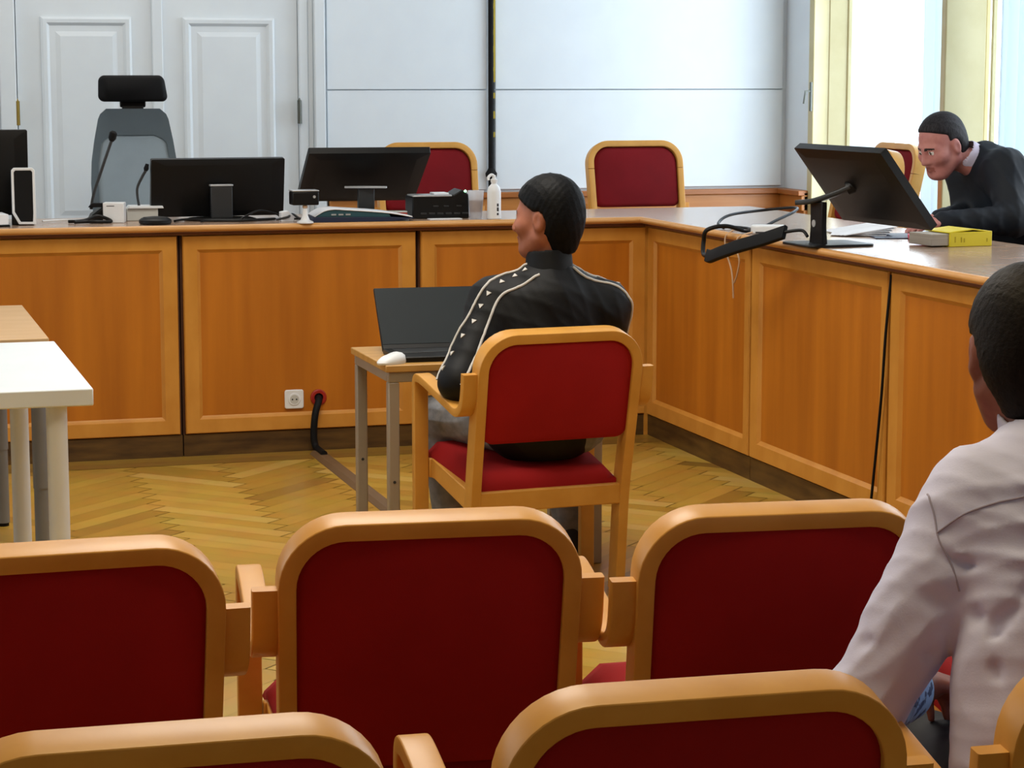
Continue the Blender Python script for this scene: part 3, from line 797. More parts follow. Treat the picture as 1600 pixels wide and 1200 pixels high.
cu = thing('plastic_cup', 'clear plastic cup with brownish rest right of the black printer', 'cup', (2.560, 9.12, TZ))
mb = MB().lathe((0, 0, 0), [(.024, 0), (.025, .004), (.034, .118), (.0355, .12), (.0325, .118), (.0235, .006)], 28)
obj('cup_wall', mb, M['cup'], cu)
obj('rest', MB().lathe((0, 0, .03), [(.0255, 0), (.029, .05)], 24), mat('brown_liquid', '8a5a48', .4), cu)
cu2 = thing('plastic_cup', 'clear plastic cup between the black printer and the other cup', 'cup', (2.59, 9.33, TZ))
obj('cup_wall', MB().lathe((0, 0, 0), [(.024, 0), (.025, .004), (.032, .10), (.033, .102), (.030, .10), (.0235, .006)], 28), M['cup'], cu2)
bo = thing('dispenser_bottle', 'white plastic bottle with small dark print before the wall pole', 'bottle', (2.628, 9.08, TZ))
obj('bottle_body', MB().lathe((0, 0, 0), [(.026, 0), (.029, .004), (.029, .115), (.024, .135), (.012, .148), (.012, .155)], 28), M['white'], bo)
obj('pump_head', MB().lathe((0, 0, .155), [(.014, 0), (.015, .012), (.008, .016), (.007, .03)], 20), M['white'], bo)
obj('pump_spout', MB().tube(smooth_path([(.0, 0, .18), (-.012, -.004, .187), (-.026, -.008, .178), (-.028, -.01, .165)], 5), .006, 10), M['white'], bo)
for k, (h, s) in enumerate(((.055, .012), (.035, .016), (.018, .01))):
    obj('printed_mark', MB().box(.004, .012, -.0292, -.0275, h, h+s), M['ink'], bo, bevel=.001)
t = thing('tissue', 'small white crumpled tissue beside the seated man\'s ear', 'paper', (2.985, 9.20, TZ), R(20))
obj('crumple', MB().prism([(-.05, 0), (.05, 0), (.04, .012), (.01, .02), (-.02, .014), (-.045, .01)], lambda a, b, d: (a, d, b), -.03, .03), M['paper'], t, bevel=.003)

# ------------------------------------------------------------------ things on the right wing
ps = thing('power_strip', 'white plastic plug block near the edge of the right wing', 'plug', (3.385, 7.93, TZ), R(-18))
obj('plug_body', MB().prism(rrect(-.065, .065, -.035, .035, .028), lambda a, b, d: (a, b, d), 0, .034), M['white'], ps, bevel=.007, seg=3)
obj('slot', MB().box(-.05, .045, -.0362, -.034, .004, .010), M['ink'], ps, smooth=False)
cable('cable', 'black cable looping in the air behind the white plug block', [(3.30, 8.17, Z), (3.33, 8.30, Z+.01), (3.42, 8.40, Z+.035), (3.60, 8.50, Z+.045), (3.70, 8.40, Z+.06), (3.62, 8.22, Z+.055), (3.48, 8.08, Z+.03), (3.36, 7.99, Z), (3.30, 7.98, Z)], .006, M['black'])
cable('cable', 'black cable lying flat left of the white plug block', [(3.29, 8.24, Z), (3.36, 8.20, Z), (3.38, 8.12, Z), (3.37, 8.05, Z), (3.40, 7.985, Z)], .006, M['black'])
# flat cable sleeve hanging over the edge
sl = thing('cable_sleeve', 'flat black cable sleeve slung over the edge of the right wing', 'cable sleeve', (3.195, 7.56, TZ))
P0 = [(.045, -.125, .042), (.0, -.04, .012), (-.05, .07, -.020), (-.075, .20, -.055), (-.075, .29, -.075), (-.07, .335, -.075)]
obj('sleeve', MB().strip(smooth_path(P0, 6), (.35, .35, .87), .052, .018, .004), M['blackm'], sl)
obj('loop', MB().tube(smooth_path([(-.07, .33, -.075), (-.055, .415, -.075), (-.045, .44, -.03), (-.04, .42, .015), (.03, .41, .03), (.10, .40, .012)], 8), .0085, 10), M['black'], sl)
obj('plug_lead', MB().tube(smooth_path([(.045, -.125, .042), (.09, -.17, .05), (.10, -.20, .03)], 8), .006, 8), M['black'], sl)
cable('cord', 'thin pale cord hanging from the edge, left of the black sleeve', [(3.29, 8.04, Z+.001), (3.262, 8.055, TZ-.02), (3.262, 8.04, TZ-.08), (3.268, 8.0, TZ-.15), (3.272, 7.99, TZ-.25)], .0035, M['cordwhite'], 'cord')
cable('cord', 'thin pale cord hanging over the gap of the units', [(3.31, 7.90, Z+.001), (3.262, 7.92, TZ-.01), (3.262, 7.945, TZ-.05), (3.265, 7.92, TZ-.10), (3.268, 7.95, TZ-.16), (3.272, 7.985, TZ-.19)], .0035, M['cordwhite'], 'cord')
cable('cable', 'thin dark cable running down the gap of the right wing units', [(3.32, 6.735, .90), (3.306, 6.74, .70), (3.306, 6.76, .50), (3.306, 6.80, .25), (3.306, 6.835, .06), (3.300, 6.85, .006)], .005, M['blackm'])

bk = thing('book', 'thick yellow book with pale page edges on the right wing', 'book', (3.79, 7.19, TZ), R(4))
obj('page_block', MB().box(-.135, .10, -.062, .09, .005, .046), M['pages'], bk, bevel=.002)
mb = MB().box(-.065, .108, -.07, .095, 0, .004).box(-.065, .108, -.07, -.063, 0, .052)
mb.prism([(-.068, .048), (.03, .058), (.108, .048), (.108, .053), (.03, .063), (-.068, .053)], lambda a, b, d: (a, d, b), -.07, .095)
obj('cover', mb, M['yellow'], bk, bevel=.002)
for x, h in ((-.045, .02), (-.02, .018), (-.008, .014), (.085, .012)):
    obj('spine_mark', MB().box(x, x+.004, -.0712, -.0695, .016, .016+h), mat('olive_ink', 'b7a410', .7), bk, smooth=False)
pp = thing('paper_sheets', 'fanned white paper sheets beside the wide tilted monitor', 'papers', (3.72, 7.82, TZ), R(-20))
mb = MB()
for k in range(5):
    a = R(-9+5*k); M4 = Matrix.Translation((0, 0, .004+.004*k)) @ Matrix.Rotation(a, 4, 'Z') @ Matrix.Rotation(R(-2.2*k), 4, 'Y')
    mb.box(-.105, .105, -.148, .148, 0, .002, M4=M4)
obj('sheets', mb, M['paper'], pp, smooth=False)
t = thing('folder', 'dark folder lying under the white papers', 'folder', (3.80, 7.62, TZ), R(-15))
obj('folder_cover', MB().box(-.12, .10, -.10, .16, 0, .004), M['navy'], t, smooth=False)
pf = thing('notebook', 'pink notebook lying left of the yellow book', 'notebook', (3.83, 7.47, TZ+.004), R(-25))
obj('cover', MB().box(-.075, .075, -.07, .07, 0, .014), M['pink'], pf, bevel=.002)
gl = thing('spectacles', 'dark folded spectacles lying on the white papers', 'spectacles', (3.86, 7.66, TZ+.03), R(-30))
obj('rim', MB().tube(smooth_path([(-.065, 0, .012), (-.05, 0, .02), (-.02, 0, .018), (0, 0, .014), (.02, 0, .018), (.05, 0, .02), (.065, 0, .012)], 5), .005, 8), M['black'], gl)
obj('temple', MB().tube(smooth_path([(-.065, 0, .012), (-.05, .04, .008), (.05, .035, .006)], 6), .004, 8), M['black'], gl)

# ------------------------------------------------------------------ socket, grommet, floor cable on the front of the bench
so = thing('wall_socket', 'white wall socket on the panelled bench unit', 'socket', (1.768, FY+.012, .22))
obj('cover_plate', MB().prism(rrect(-.040, .040, -.040, .040, .010), lambda a, b, d: (a, d, b), -.011, 0), M['white'], so, bevel=.004, seg=3)
obj('socket_ring', MB().prism([(.026*cos(R(15*k)), .026*sin(R(15*k))) for k in range(24)], lambda a, b, d: (a, d, b), -.014, -.010), M['white'], so, bevel=.002)
obj('socket_well', MB().prism([(.019*cos(R(15*k)), .019*sin(R(15*k))) for k in range(24)], lambda a, b, d: (a, d, b), -.0146, -.012), M['offwhite'], so, smooth=False)
for sx in (-1, 1): obj('contact_hole', MB().prism([(sx*.0085+.0035*cos(R(30*k)), .0035*sin(R(30*k))) for k in range(12)], lambda a, b, d: (a, d, b), -.0152, -.0140), M['ink'], so, smooth=False)
gr = thing('cable_grommet', 'red round cable hole beside the white socket', 'grommet', (1.872, FY+.012, .223))
n = 28
v = []
for rr, d in ((.034, 0), (.034, -.007), (.030, -.010), (.019, -.010), (.018, .004)):
    v += [(rr*cos(2*pi*k/n), d, rr*sin(2*pi*k/n)) for k in range(n)]
obj('collar', MB().add(v, [(i*n+k, i*n+(k+1) % n, (i+1)*n+(k+1) % n, (i+1)*n+k) for i in range(4) for k in range(n)]), M['grommet'], gr)
obj('hole', MB().prism([(.018*cos(2*pi*k/n), .018*sin(2*pi*k/n)) for k in range(n)], lambda a, b, d: (a, d, b), -.003, 0), M['blackm'], gr, smooth=False)
cable('cable', 'thick black cable drooping from the red hole to the floor', [(1.872, FY+.010, .222), (1.866, FY-.02, .21), (1.846, FY-.045, .16), (1.838, FY-.05, .08), (1.842, FY-.06, .03), (1.85, FY-.10, .018), (1.85, FY-.2, .018)], .0145, M['blackm'])
cc = thing('cable_channel', 'brown cable channel on the parquet leading under the small table', 'cable channel', (1.85, 8.0, 0))
obj('channel_cover', MB().prism([(-.038, 0), (.038, 0), (.020, .015), (-.020, .015)], lambda a, b, d: (a, d, b), -1.3, 1.02), M['cablecover'], cc, bevel=.002)

# ------------------------------------------------------------------ small table with laptop
tb = thing('school_table', 'small wooden-topped table with grey steel frame before the seated man', 'table', (1.583, 6.67, 0), R(0))
TW, TD, TH = .72, .50, .668
obj('table_top', MB().box(0, TW, 0, TD, TH-.022, TH), M['desktop'], tb, bevel=.003)
fr = MB()
for (a, b) in (((.01, .01), (TW-.01, .04)), ((.01, TD-.04), (TW-.01, TD-.01)), ((.01, .04), (.04, TD-.04)), ((TW-.04, .04), (TW-.01, TD-.04))):
    fr.box(a[0], b[0], a[1], b[1], TH-.055, TH-.022)
obj('table_frame', fr, M['framegrey'], tb, bevel=.003)
for x in (.01, TW-.045):
    for y in (.01, TD-.045):
        lg = obj('leg', MB().box(x, x+.035, y, y+.035, 0, TH-.055), M['framegrey'], tb, bevel=.004)
        obj('screw', MB().tube([(x+.0175, y-.001, .30), (x+.0175, y+.002, .30)], .005, 8), M['ink'], lg)
lp = thing('laptop', 'open dark laptop on the small wooden table', 'laptop', (1.825, 6.92, TH), R(-2))
obj('keyboard_base', MB().box(-.185, .185, -.205, .03, 0, .018), M['black'], lp, bevel=.004)
obj('keyboard', MB().box(-.16, .16, -.10, .0, .018, .0195), M['dgrey'], lp, bevel=.001)
M4 = Matrix.Translation((0, .03, .012)) @ Matrix.Rotation(R(-38), 4, 'X')
obj('lid', MB().box(-.185, .185, 0, .012, 0, .238, M4=M4), M['black'], lp, bevel=.003)
obj('display', MB().box(-.181, .181, -.0012, .0, .022, .234, M4=M4), M['screen'], lp, smooth=False)
mo = thing('computer_mouse', 'white computer mouse at the corner of the small table', 'mouse', (1.612, 6.715, TH), R(-60))
mb = MB(); v = []; n = 20
for z, sc in ((0, .96), (.006, 1), (.018, .92), (.026, .72), (.030, .4)):
    v += [(.032*sc*cos(2*pi*k/n), .056*sc*sin(2*pi*k/n), z + .006*sin(2*pi*k/n)*(z > .01)) for k in range(n)]
obj('mouse_body', mb.add(v, [(i*n+k, i*n+(k+1) % n, (i+1)*n+(k+1) % n, (i+1)*n+k) for i in range(4) for k in range(n)] + [tuple(range(n))[::-1], tuple(4*n+k for k in range(n))]), M['white'], mo)
obj('scroll_wheel', MB().tube([(-.004, .03, .025), (.004, .03, .025)], .007, 12), M['offwhite'], mo)

# ------------------------------------------------------------------ desks at the left
wdk = thing('white_desk', 'white desk with round white legs at the left edge', 'desk', (.606, 5.85, 0), R(0))
obj('desk_top', MB().box(-1.45, 0, 0, 1.10, .700, .746), M['deskwhite'], wdk, bevel=.004)
def rleg(x, y, r, z1, m, root, split=None):
    if split:
        lg = obj('leg', MB().tube([(x, y, split), (x, y, z1)], r, 28), m, root)
        obj('lower_leg', MB().tube([(x, y, .012), (x, y, split)], r*.92, 28), m, lg)
    else:
        lg = obj('leg', MB().tube([(x, y, .012), (x, y, z1)], r, 28), m, root)
    obj('foot', MB().tube([(x, y, 0), (x, y, .012)], r*.8, 20), M['blackm'], lg)
for x, y in ((-.09, .07), (-.122, .98), (-1.36, .07), (-1.36, .98)): rleg(x, y, .0275, .700, M['whitemetal'], wdk)
bdk = thing('beige_desk', 'beige desk with round grey legs behind the white desk', 'desk', (.592, 6.985, 0), R(0))
obj('desk_top', MB().box(-1.45, 0, 0, 1.05, .722, .752), M['beige'], bdk, bevel=.003)
for x, y in ((-.030, .08), (-.10, .87), (-1.36, .08), (-1.36, .87)): rleg(x, y, .0245, .722, M['greymetal'], bdk, .27)
# ------------------------------------------------------------------ people: implicit bodies turned into one continuous mesh each
V3 = lambda *a: np.array(a, dtype=np.float32)
def sd_cone(a, b, ra, rb):
    a = np.asarray(a, np.float32); b = np.asarray(b, np.float32); ab = b-a; L2 = float(ab@ab)
    def f(P):
        t = np.clip(((P-a)@ab)/L2, 0, 1)
        return np.linalg.norm(P-a-t[:, None]*ab, axis=1) - (ra+(rb-ra)*t)
    return f
def sd_ell(c, r, B=None):
    c = np.asarray(c, np.float32); r = np.asarray(r, np.float32)
    B = np.eye(3, dtype=np.float32) if B is None else np.asarray(B, np.float32)   # rows: local axes in world
    def f(P):
        q = (P-c)@B.T
        k0 = np.linalg.norm(q/r, axis=1); k1 = np.linalg.norm(q/(r*r), axis=1)
        return np.where(k1 > 1e-9, k0*(k0-1)/np.maximum(k1, 1e-9), -r.min())
    return f
def smin(a, b, k):
    h = np.maximum(k-np.abs(a-b), 0)/k
    return np.minimum(a, b) - h*h*k*.25
def build(prims):
    """prims: (op, f, k) with op '+', '-', '&'"""
    def F(P):
        d = np.full(len(P), 9., np.float32)
        for op, f, k in prims:
            e = f(P)
            if op == '+': d = smin(d, e, k)
            elif op == '-': d = -smin(-d, e, k)
            else: d = -smin(-d, -e, k)
        return d
    return F
def polygonize(F, lo, hi, h):
    lo = np.asarray(lo, np.float32); hi = np.asarray(hi, np.float32)
    q = 4
    n = (np.ceil((hi-lo)/(h*q)).astype(int)+1)*q
    nc = n//q
    ii = np.stack(np.meshgrid(*[np.arange(m) for m in nc], indexing='ij'), -1).reshape(-1, 3)
    dc = F((lo + (ii*q + (q-1)/2)*h).astype(np.float32)).reshape(nc)
    D = np.repeat(np.repeat(np.repeat(dc, q, 0), q, 1), q, 2).astype(np.float32)
    near = np.abs(D) < h*q*1.7
    idx = np.argwhere(near)
    for s in range(0, len(idx), 400000):
        b = idx[s:s+400000]
        D[b[:, 0], b[:, 1], b[:, 2]] = F((lo + b*h).astype(np.float32))
    D[0] = D[-1] = 1; D[:, 0] = D[:, -1] = 1; D[:, :, 0] = D[:, :, -1] = 1
    S = D < 0
    cs = [(i, j, k) for i in (0, 1) for j in (0, 1) for k in (0, 1)]
    sl = lambda A, c: A[c[0]:A.shape[0]-1+c[0], c[1]:A.shape[1]-1+c[1], c[2]:A.shape[2]-1+c[2]]
    cnt = sum(sl(S, c).astype(np.int8) for c in cs)
    m = (cnt > 0) & (cnt < 8)
    cells = np.argwhere(m)
    vid = np.full(m.shape, -1, np.int64); vid[m] = np.arange(len(cells))
    acc = np.zeros((len(cells), 3)); num = np.zeros(len(cells))
    for a in cs:
        for ax in range(3):
            if a[ax]: continue
            b = list(a); b[ax] = 1
            da = D[cells[:, 0]+a[0], cells[:, 1]+a[1], cells[:, 2]+a[2]]; db = D[cells[:, 0]+b[0], cells[:, 1]+b[1], cells[:, 2]+b[2]]
            x = (da < 0) != (db < 0)
            t = np.where(x, da/np.where(x, da-db, 1), 0)
            p = np.tile(np.array(a, float), (len(cells), 1)); p[:, ax] = t
            acc[x] += p[x]; num[x] += 1
    V = lo + (cells + acc/num[:, None])*h
    Q = []
    for ax in range(3):
        o1, o2 = [(1, 2), (2, 0), (0, 1)][ax]
        A = [slice(None)]*3; A[ax] = slice(0, -1); B = [slice(None)]*3; B[ax] = slice(1, None)
        e = np.argwhere(S[tuple(A)] != S[tuple(B)])
        e = e[(e[:, o1] > 0) & (e[:, o2] > 0) & (e[:, o1] < m.shape[o1]) & (e[:, o2] < m.shape[o2])]
        neg = S[e[:, 0], e[:, 1], e[:, 2]]
        g = []
        for d1, d2 in ((0, 0), (-1, 0), (-1, -1), (0, -1)):
            c = e.copy(); c[:, o1] += d1; c[:, o2] += d2; g.append(vid[c[:, 0], c[:, 1], c[:, 2]])
        qd = np.stack(g, 1); qd[~neg] = qd[~neg][:, ::-1]
        Q.append(qd)
    return V, np.concatenate(Q)
def implicit(name, prims, lo, hi, h, mats, parent, wfn=None, region=None, smooth_it=2):
    F0 = build(prims)
    F = (lambda P: F0(P) + wfn(P)) if wfn else F0
    V, Q = polygonize(F, lo, hi, h)
    me = bpy.data.meshes.new(name)
    me.vertices.add(len(V)); me.vertices.foreach_set('co', V.astype(np.float32).ravel())
    me.loops.add(Q.size); me.loops.foreach_set('vertex_index', Q.ravel().astype(np.int32))
    me.polygons.add(len(Q)); me.polygons.foreach_set('loop_start', np.arange(0, Q.size, 4, dtype=np.int32))
    me.update(calc_edges=True); me.validate()
    me.polygons.foreach_set('use_smooth', np.ones(len(me.polygons), bool))
    if not isinstance(mats, (list, tuple)): mats = [mats]
    for mm in mats: me.materials.append(mm)
    if region is not None:
        me.polygons.foreach_set('material_index', region(V[Q].mean(1)).astype(np.int32))
    o = bpy.data.objects.new(name, me); COL.objects.link(o)
    if parent: o.parent = parent; o.location = -Vector(parent.location)
    if smooth_it:
        sm = o.modifiers.new('smooth', 'SMOOTH'); sm.iterations = smooth_it; sm.factor = .5
    return o, F
def nrm(v): v = np.asarray(v, float); return v/np.linalg.norm(v)
class Frame:
    """local frame: x right, y forward, z up"""
    def __init__(s, o, fwd, up=(0, 0, 1)):
        s.o = np.asarray(o, float); s.y = nrm(fwd); s.x = nrm(np.cross(s.y, up)); s.z = np.cross(s.x, s.y)
        s.B = np.stack([s.x, s.y, s.z])
    def p(s, x, y, z): return s.o + s.x*x + s.y*y + s.z*z
    def loc(s, P): return (P - s.o)@s.B.T
def head_prims(H, neck, k=1.0, nr=.047):
    p, B = H.p, H.B
    L = []
    A = lambda f, kk=.02: L.append(('+', f, kk*k))
    A(sd_ell(p(0, -.012, .030), (.076*k, .097*k, .086*k), B))
    A(sd_ell(p(0, -.045, -.025), (.064*k, .052*k, .055*k), B), .04)
    A(sd_ell(p(0, .028, -.045), (.058*k, .062*k, .078*k), B), .04)
    A(sd_ell(p(0, .066, -.098), (.028, .024, .020), B), .035)
    for sx in (-1, 1):
        A(sd_ell(p(sx*.043, .056, -.024), (.026, .028, .024), B), .03)
        A(sd_cone(p(sx*.055, .0, -.06), p(sx*.03, .055, -.095), .022, .018), .03)
        A(sd_cone(p(sx*.012, .083, .020), p(sx*.044, .066, .017), .010, .009), .015)
        L.append(('-', sd_ell(p(sx*.031, .094, .002), (.019, .016, .011), B), .012))
    A(sd_cone(p(0, .086, .010), p(0, .106, -.030), .009, .0125), .014)
    for sx in (-1, 1): A(sd_ell(p(sx*.013, .094, -.034), (.009, .011, .008), B), .01)
    A(sd_ell(p(0, .088, -.058), (.023, .011, .007), B), .008)
    A(sd_ell(p(0, .087, -.069), (.019, .011, .007), B), .008)
    L.append(('-', sd_ell(p(0, .101, -.0635), (.024, .010, .0016), B), .004))
    A(sd_cone(p(0, -.020, -.06), neck, nr, nr+.002), .02)
    for sx in (-1, 1):   # ears with a hollow
        A(sd_ell(p(sx*.080, -.008, -.010), (.010, .020, .033), B), .008)
        L.append(('-', sd_ell(p(sx*.090, -.004, -.006), (.007, .011, .020), B), .006))
        A(sd_ell(p(sx*.031, .077, .003), (.0125, .0125, .0115), B), .002)
    return L
def head_region(H):
    # 0 skin 1 eye white 2 iris 3 lips 4 brow
    def f(C):
        q = H.loc(C); r = np.zeros(len(C), int)
        for sx in (-1, 1):
            d = np.linalg.norm(q - np.array([sx*.031, .077, .003]), axis=1)
            e = (d < .0145) & (q[:, 1] > .081) & (np.abs(q[:, 2]-.003) < .0075); r[e] = 1
            r[e & (np.hypot(q[:, 0]-sx*.031, q[:, 2]-.003) < .006)] = 2
            b = (np.abs(q[:, 0]*sx-.029) < .020) & (np.abs(q[:, 2]-.021+.1*(np.abs(q[:, 0])-.02)) < .0038) & (q[:, 1] > .06); r[b] = 4
        r[(np.abs(q[:, 0]) < .024) & (np.abs(q[:, 2]+.0635) < .011) & (q[:, 1] > .085)] = 3
        return r
    return f
def hair_prims(H, front=0., nape=-.085, thick=.012, side=0.0):
    p, B = H.p, H.B; t = thick
    L = [('+', sd_ell(p(0, -.014, .032), (.076+t*.7, .097+t*.8, .086+t), B), .02),
         ('+', sd_ell(p(0, -.048, -.025), (.066+t*.35, .053+t*.6, .058+t*.6), B), .04),
         ('+', sd_cone(p(0, -.046, -.05), p(0, -.044, -.125), .044+t*.4, .038+t*.4), .03)]
    face = lambda P: (lambda q: np.maximum(np.maximum(-(.55*q[:, 1]-.84*q[:, 2]+.012+front), -(q[:, 1]-.012-side)), -9))(H.loc(P))
    low = lambda P: (lambda q: q[:, 2]-nape-.15*np.abs(q[:, 0]))(H.loc(P))*1.0
    low2 = lambda P: -(lambda q: q[:, 2]-nape)(H.loc(P))
    ear = lambda P: (lambda q: np.linalg.norm(np.stack([np.maximum(0, .062-np.abs(q[:, 0]))*3, q[:, 1]+.004, (q[:, 2]+.014)*.72], 1), axis=1)-.026)(H.loc(P))
    L += [('-', face, .012), ('-', lambda P: (lambda q: q[:, 2]-nape)(H.loc(P)), .02), ('-', ear, .008)]
    return L
def finger(L, b, d, n, side, lens, r, bend):
    d = nrm(d); n = nrm(n); p = np.asarray(b, float); a = 0
    for i, l in enumerate(lens):
        a += bend[i]
        dd = d*cos(a) - n*sin(a)
        q = p + dd*l
        L.append(('+', sd_cone(p, q, r*(1-.1*i), r*(1-.1*(i+1))), .006)); p = q
def hand_prims(w, d, n, side, curl=.35, k=1.0):
    """w wrist, d finger direction, n back-of-hand normal, side +1 thumb towards cross(d,n)"""
    d = nrm(d); n = nrm(np.asarray(n) - d*np.dot(n, d)); s = np.cross(d, n)*side
    L = []
    w = np.asarray(w, float)
    B = np.stack([s, d, n])
    L.append(('+', sd_ell(w + d*.048*k, (.042*k, .056*k, .018*k), B), .015))
    L.append(('+', sd_cone(w - d*.02, w + d*.03*k, .026*k, .024*k), .02))
    for i, (o, ln) in enumerate(((.028, .94), (.010, 1.05), (-.009, 1.0), (-.027, .80))):
        finger(L, w + d*(.088 - .006*abs(i-1.3))*k + s*o*k, d + s*o*1.6, n, side, [.040*ln*k, .026*ln*k, .021*ln*k], .0090*k, [curl*.7+.05*i, curl+.05*i, curl*.6])
    finger(L, w + d*.022*k + s*.032*k - n*.004, d*.75 + s*.75 - n*.2, n, side, [.036*k, .030*k, .024*k], .0105*k, [.1, .15, .2])
    return L
def wrinkle(amp, fr, seed, dirs):
    rs = np.random.RandomState(seed)
    W = [(np.asarray(d, float)/np.linalg.norm(d)*fr*rs.uniform(.8, 1.25), rs.uniform(0, 6.28)) for d in dirs]
    K = [(rs.normal(size=3)*7, rs.uniform(0, 6.28)) for _ in range(3)]
    def f(P):
        n = sum(np.sin(P@k.astype(np.float32)+p) for k, p in K)
        out = np.zeros(len(P), np.float32)
        for i, (k, p) in enumerate(W):
            s_ = np.sin(P@k.astype(np.float32) + p + 1.3*n)
            out += (1-np.abs(s_))**2 * (.5+.5*np.sin(P@K[i % 3][0].astype(np.float32)*1.3 + p))
        return -amp*out/len(W)*1.6
    return f

M['skin'] = mat('skin', 'a8684e', .5, col2='9c5d45', scale=(30, 30, 30))
M['skin_dark'] = mat('tanned_skin', '8a5040', .5, col2='7c4436', scale=(30, 30, 30))
M['skin_pink'] = mat('ruddy_skin', 'bd8078', .5, col2='b0706a', scale=(30, 30, 30))
M['eye'] = mat('eye_white', 'dcd6d0', .25); M['iris'] = mat('iris', '2a1c14', .2); M['lips'] = mat('lips', '99574c', .5)
M['brow'] = mat('brow_hair', '231a16', .8)
M['hair'] = mat('black_hair', '0b0c10', .55, spec=.15, col2='060709', scale=(60, 60, 14), nscale=3, bump=.5, bscale=160)
M['hairb'] = mat('dark_brown_hair', '1a1310', .6, spec=.15, col2='0f0a08', scale=(60, 60, 14), nscale=3, bump=.6, bscale=180)
M['hairg'] = mat('grey_hair', '2e2c30', .6, spec=.15, col2='1c1b1e', scale=(60, 60, 14), nscale=3, bump=.5, bscale=160)
M['jacket'] = mat('black_track_jacket', '06080d', .62, bump=.15, bscale=300, spec=.28)
M['piping'] = mat('white_piping', 'd6d4d0', .6)
M['jeans'] = mat('grey_denim', '8a8c90', .8, col2='75777c', scale=(20, 20, 20), nscale=2, bump=.3, bscale=350)
M['shoe'] = mat('dark_shoe', '1b1c20', .6)
M['suit'] = mat('navy_suit', '0a1420', .65, col2='080f19', bump=.15, bscale=350, spec=.3)
M['shirt'] = mat('lilac_shirt', 'd2d3f3', .72, col2='cacbeb', scale=(4, 4, 4), bump=.12, bscale=320)
M['seam'] = mat('lilac_seam_thread', 'a9a2b8', .8)
M['shirtw'] = mat('pale_lilac_collar', 'c9c4dc', .7)
M['cuff'] = mat('light_blue_cuff', '8fb4dc', .7, col2='2f456f', scale=(9, 22, 22), nscale=2.2, lo=.42, hi=.47)
M['navytr'] = mat('dark_trousers', '151b28', .75)

def surf_curve(F, pts, r, off=.0, n=10, lift=None):
    # lay a tube on the zero set of F
    P = np.array([tuple(p) for p in smooth_path(pts, n)], np.float32)
    for _ in range(6):
        e = .002
        d = F(P); g = np.stack([F(P+np.eye(3, dtype=np.float32)[i]*e)-F(P-np.eye(3, dtype=np.float32)[i]*e) for i in range(3)], 1)/(2*e)
        g /= np.maximum(np.linalg.norm(g, axis=1), .3)[:, None]
        P = P - (d - off)[:, None]*g
    return P, g

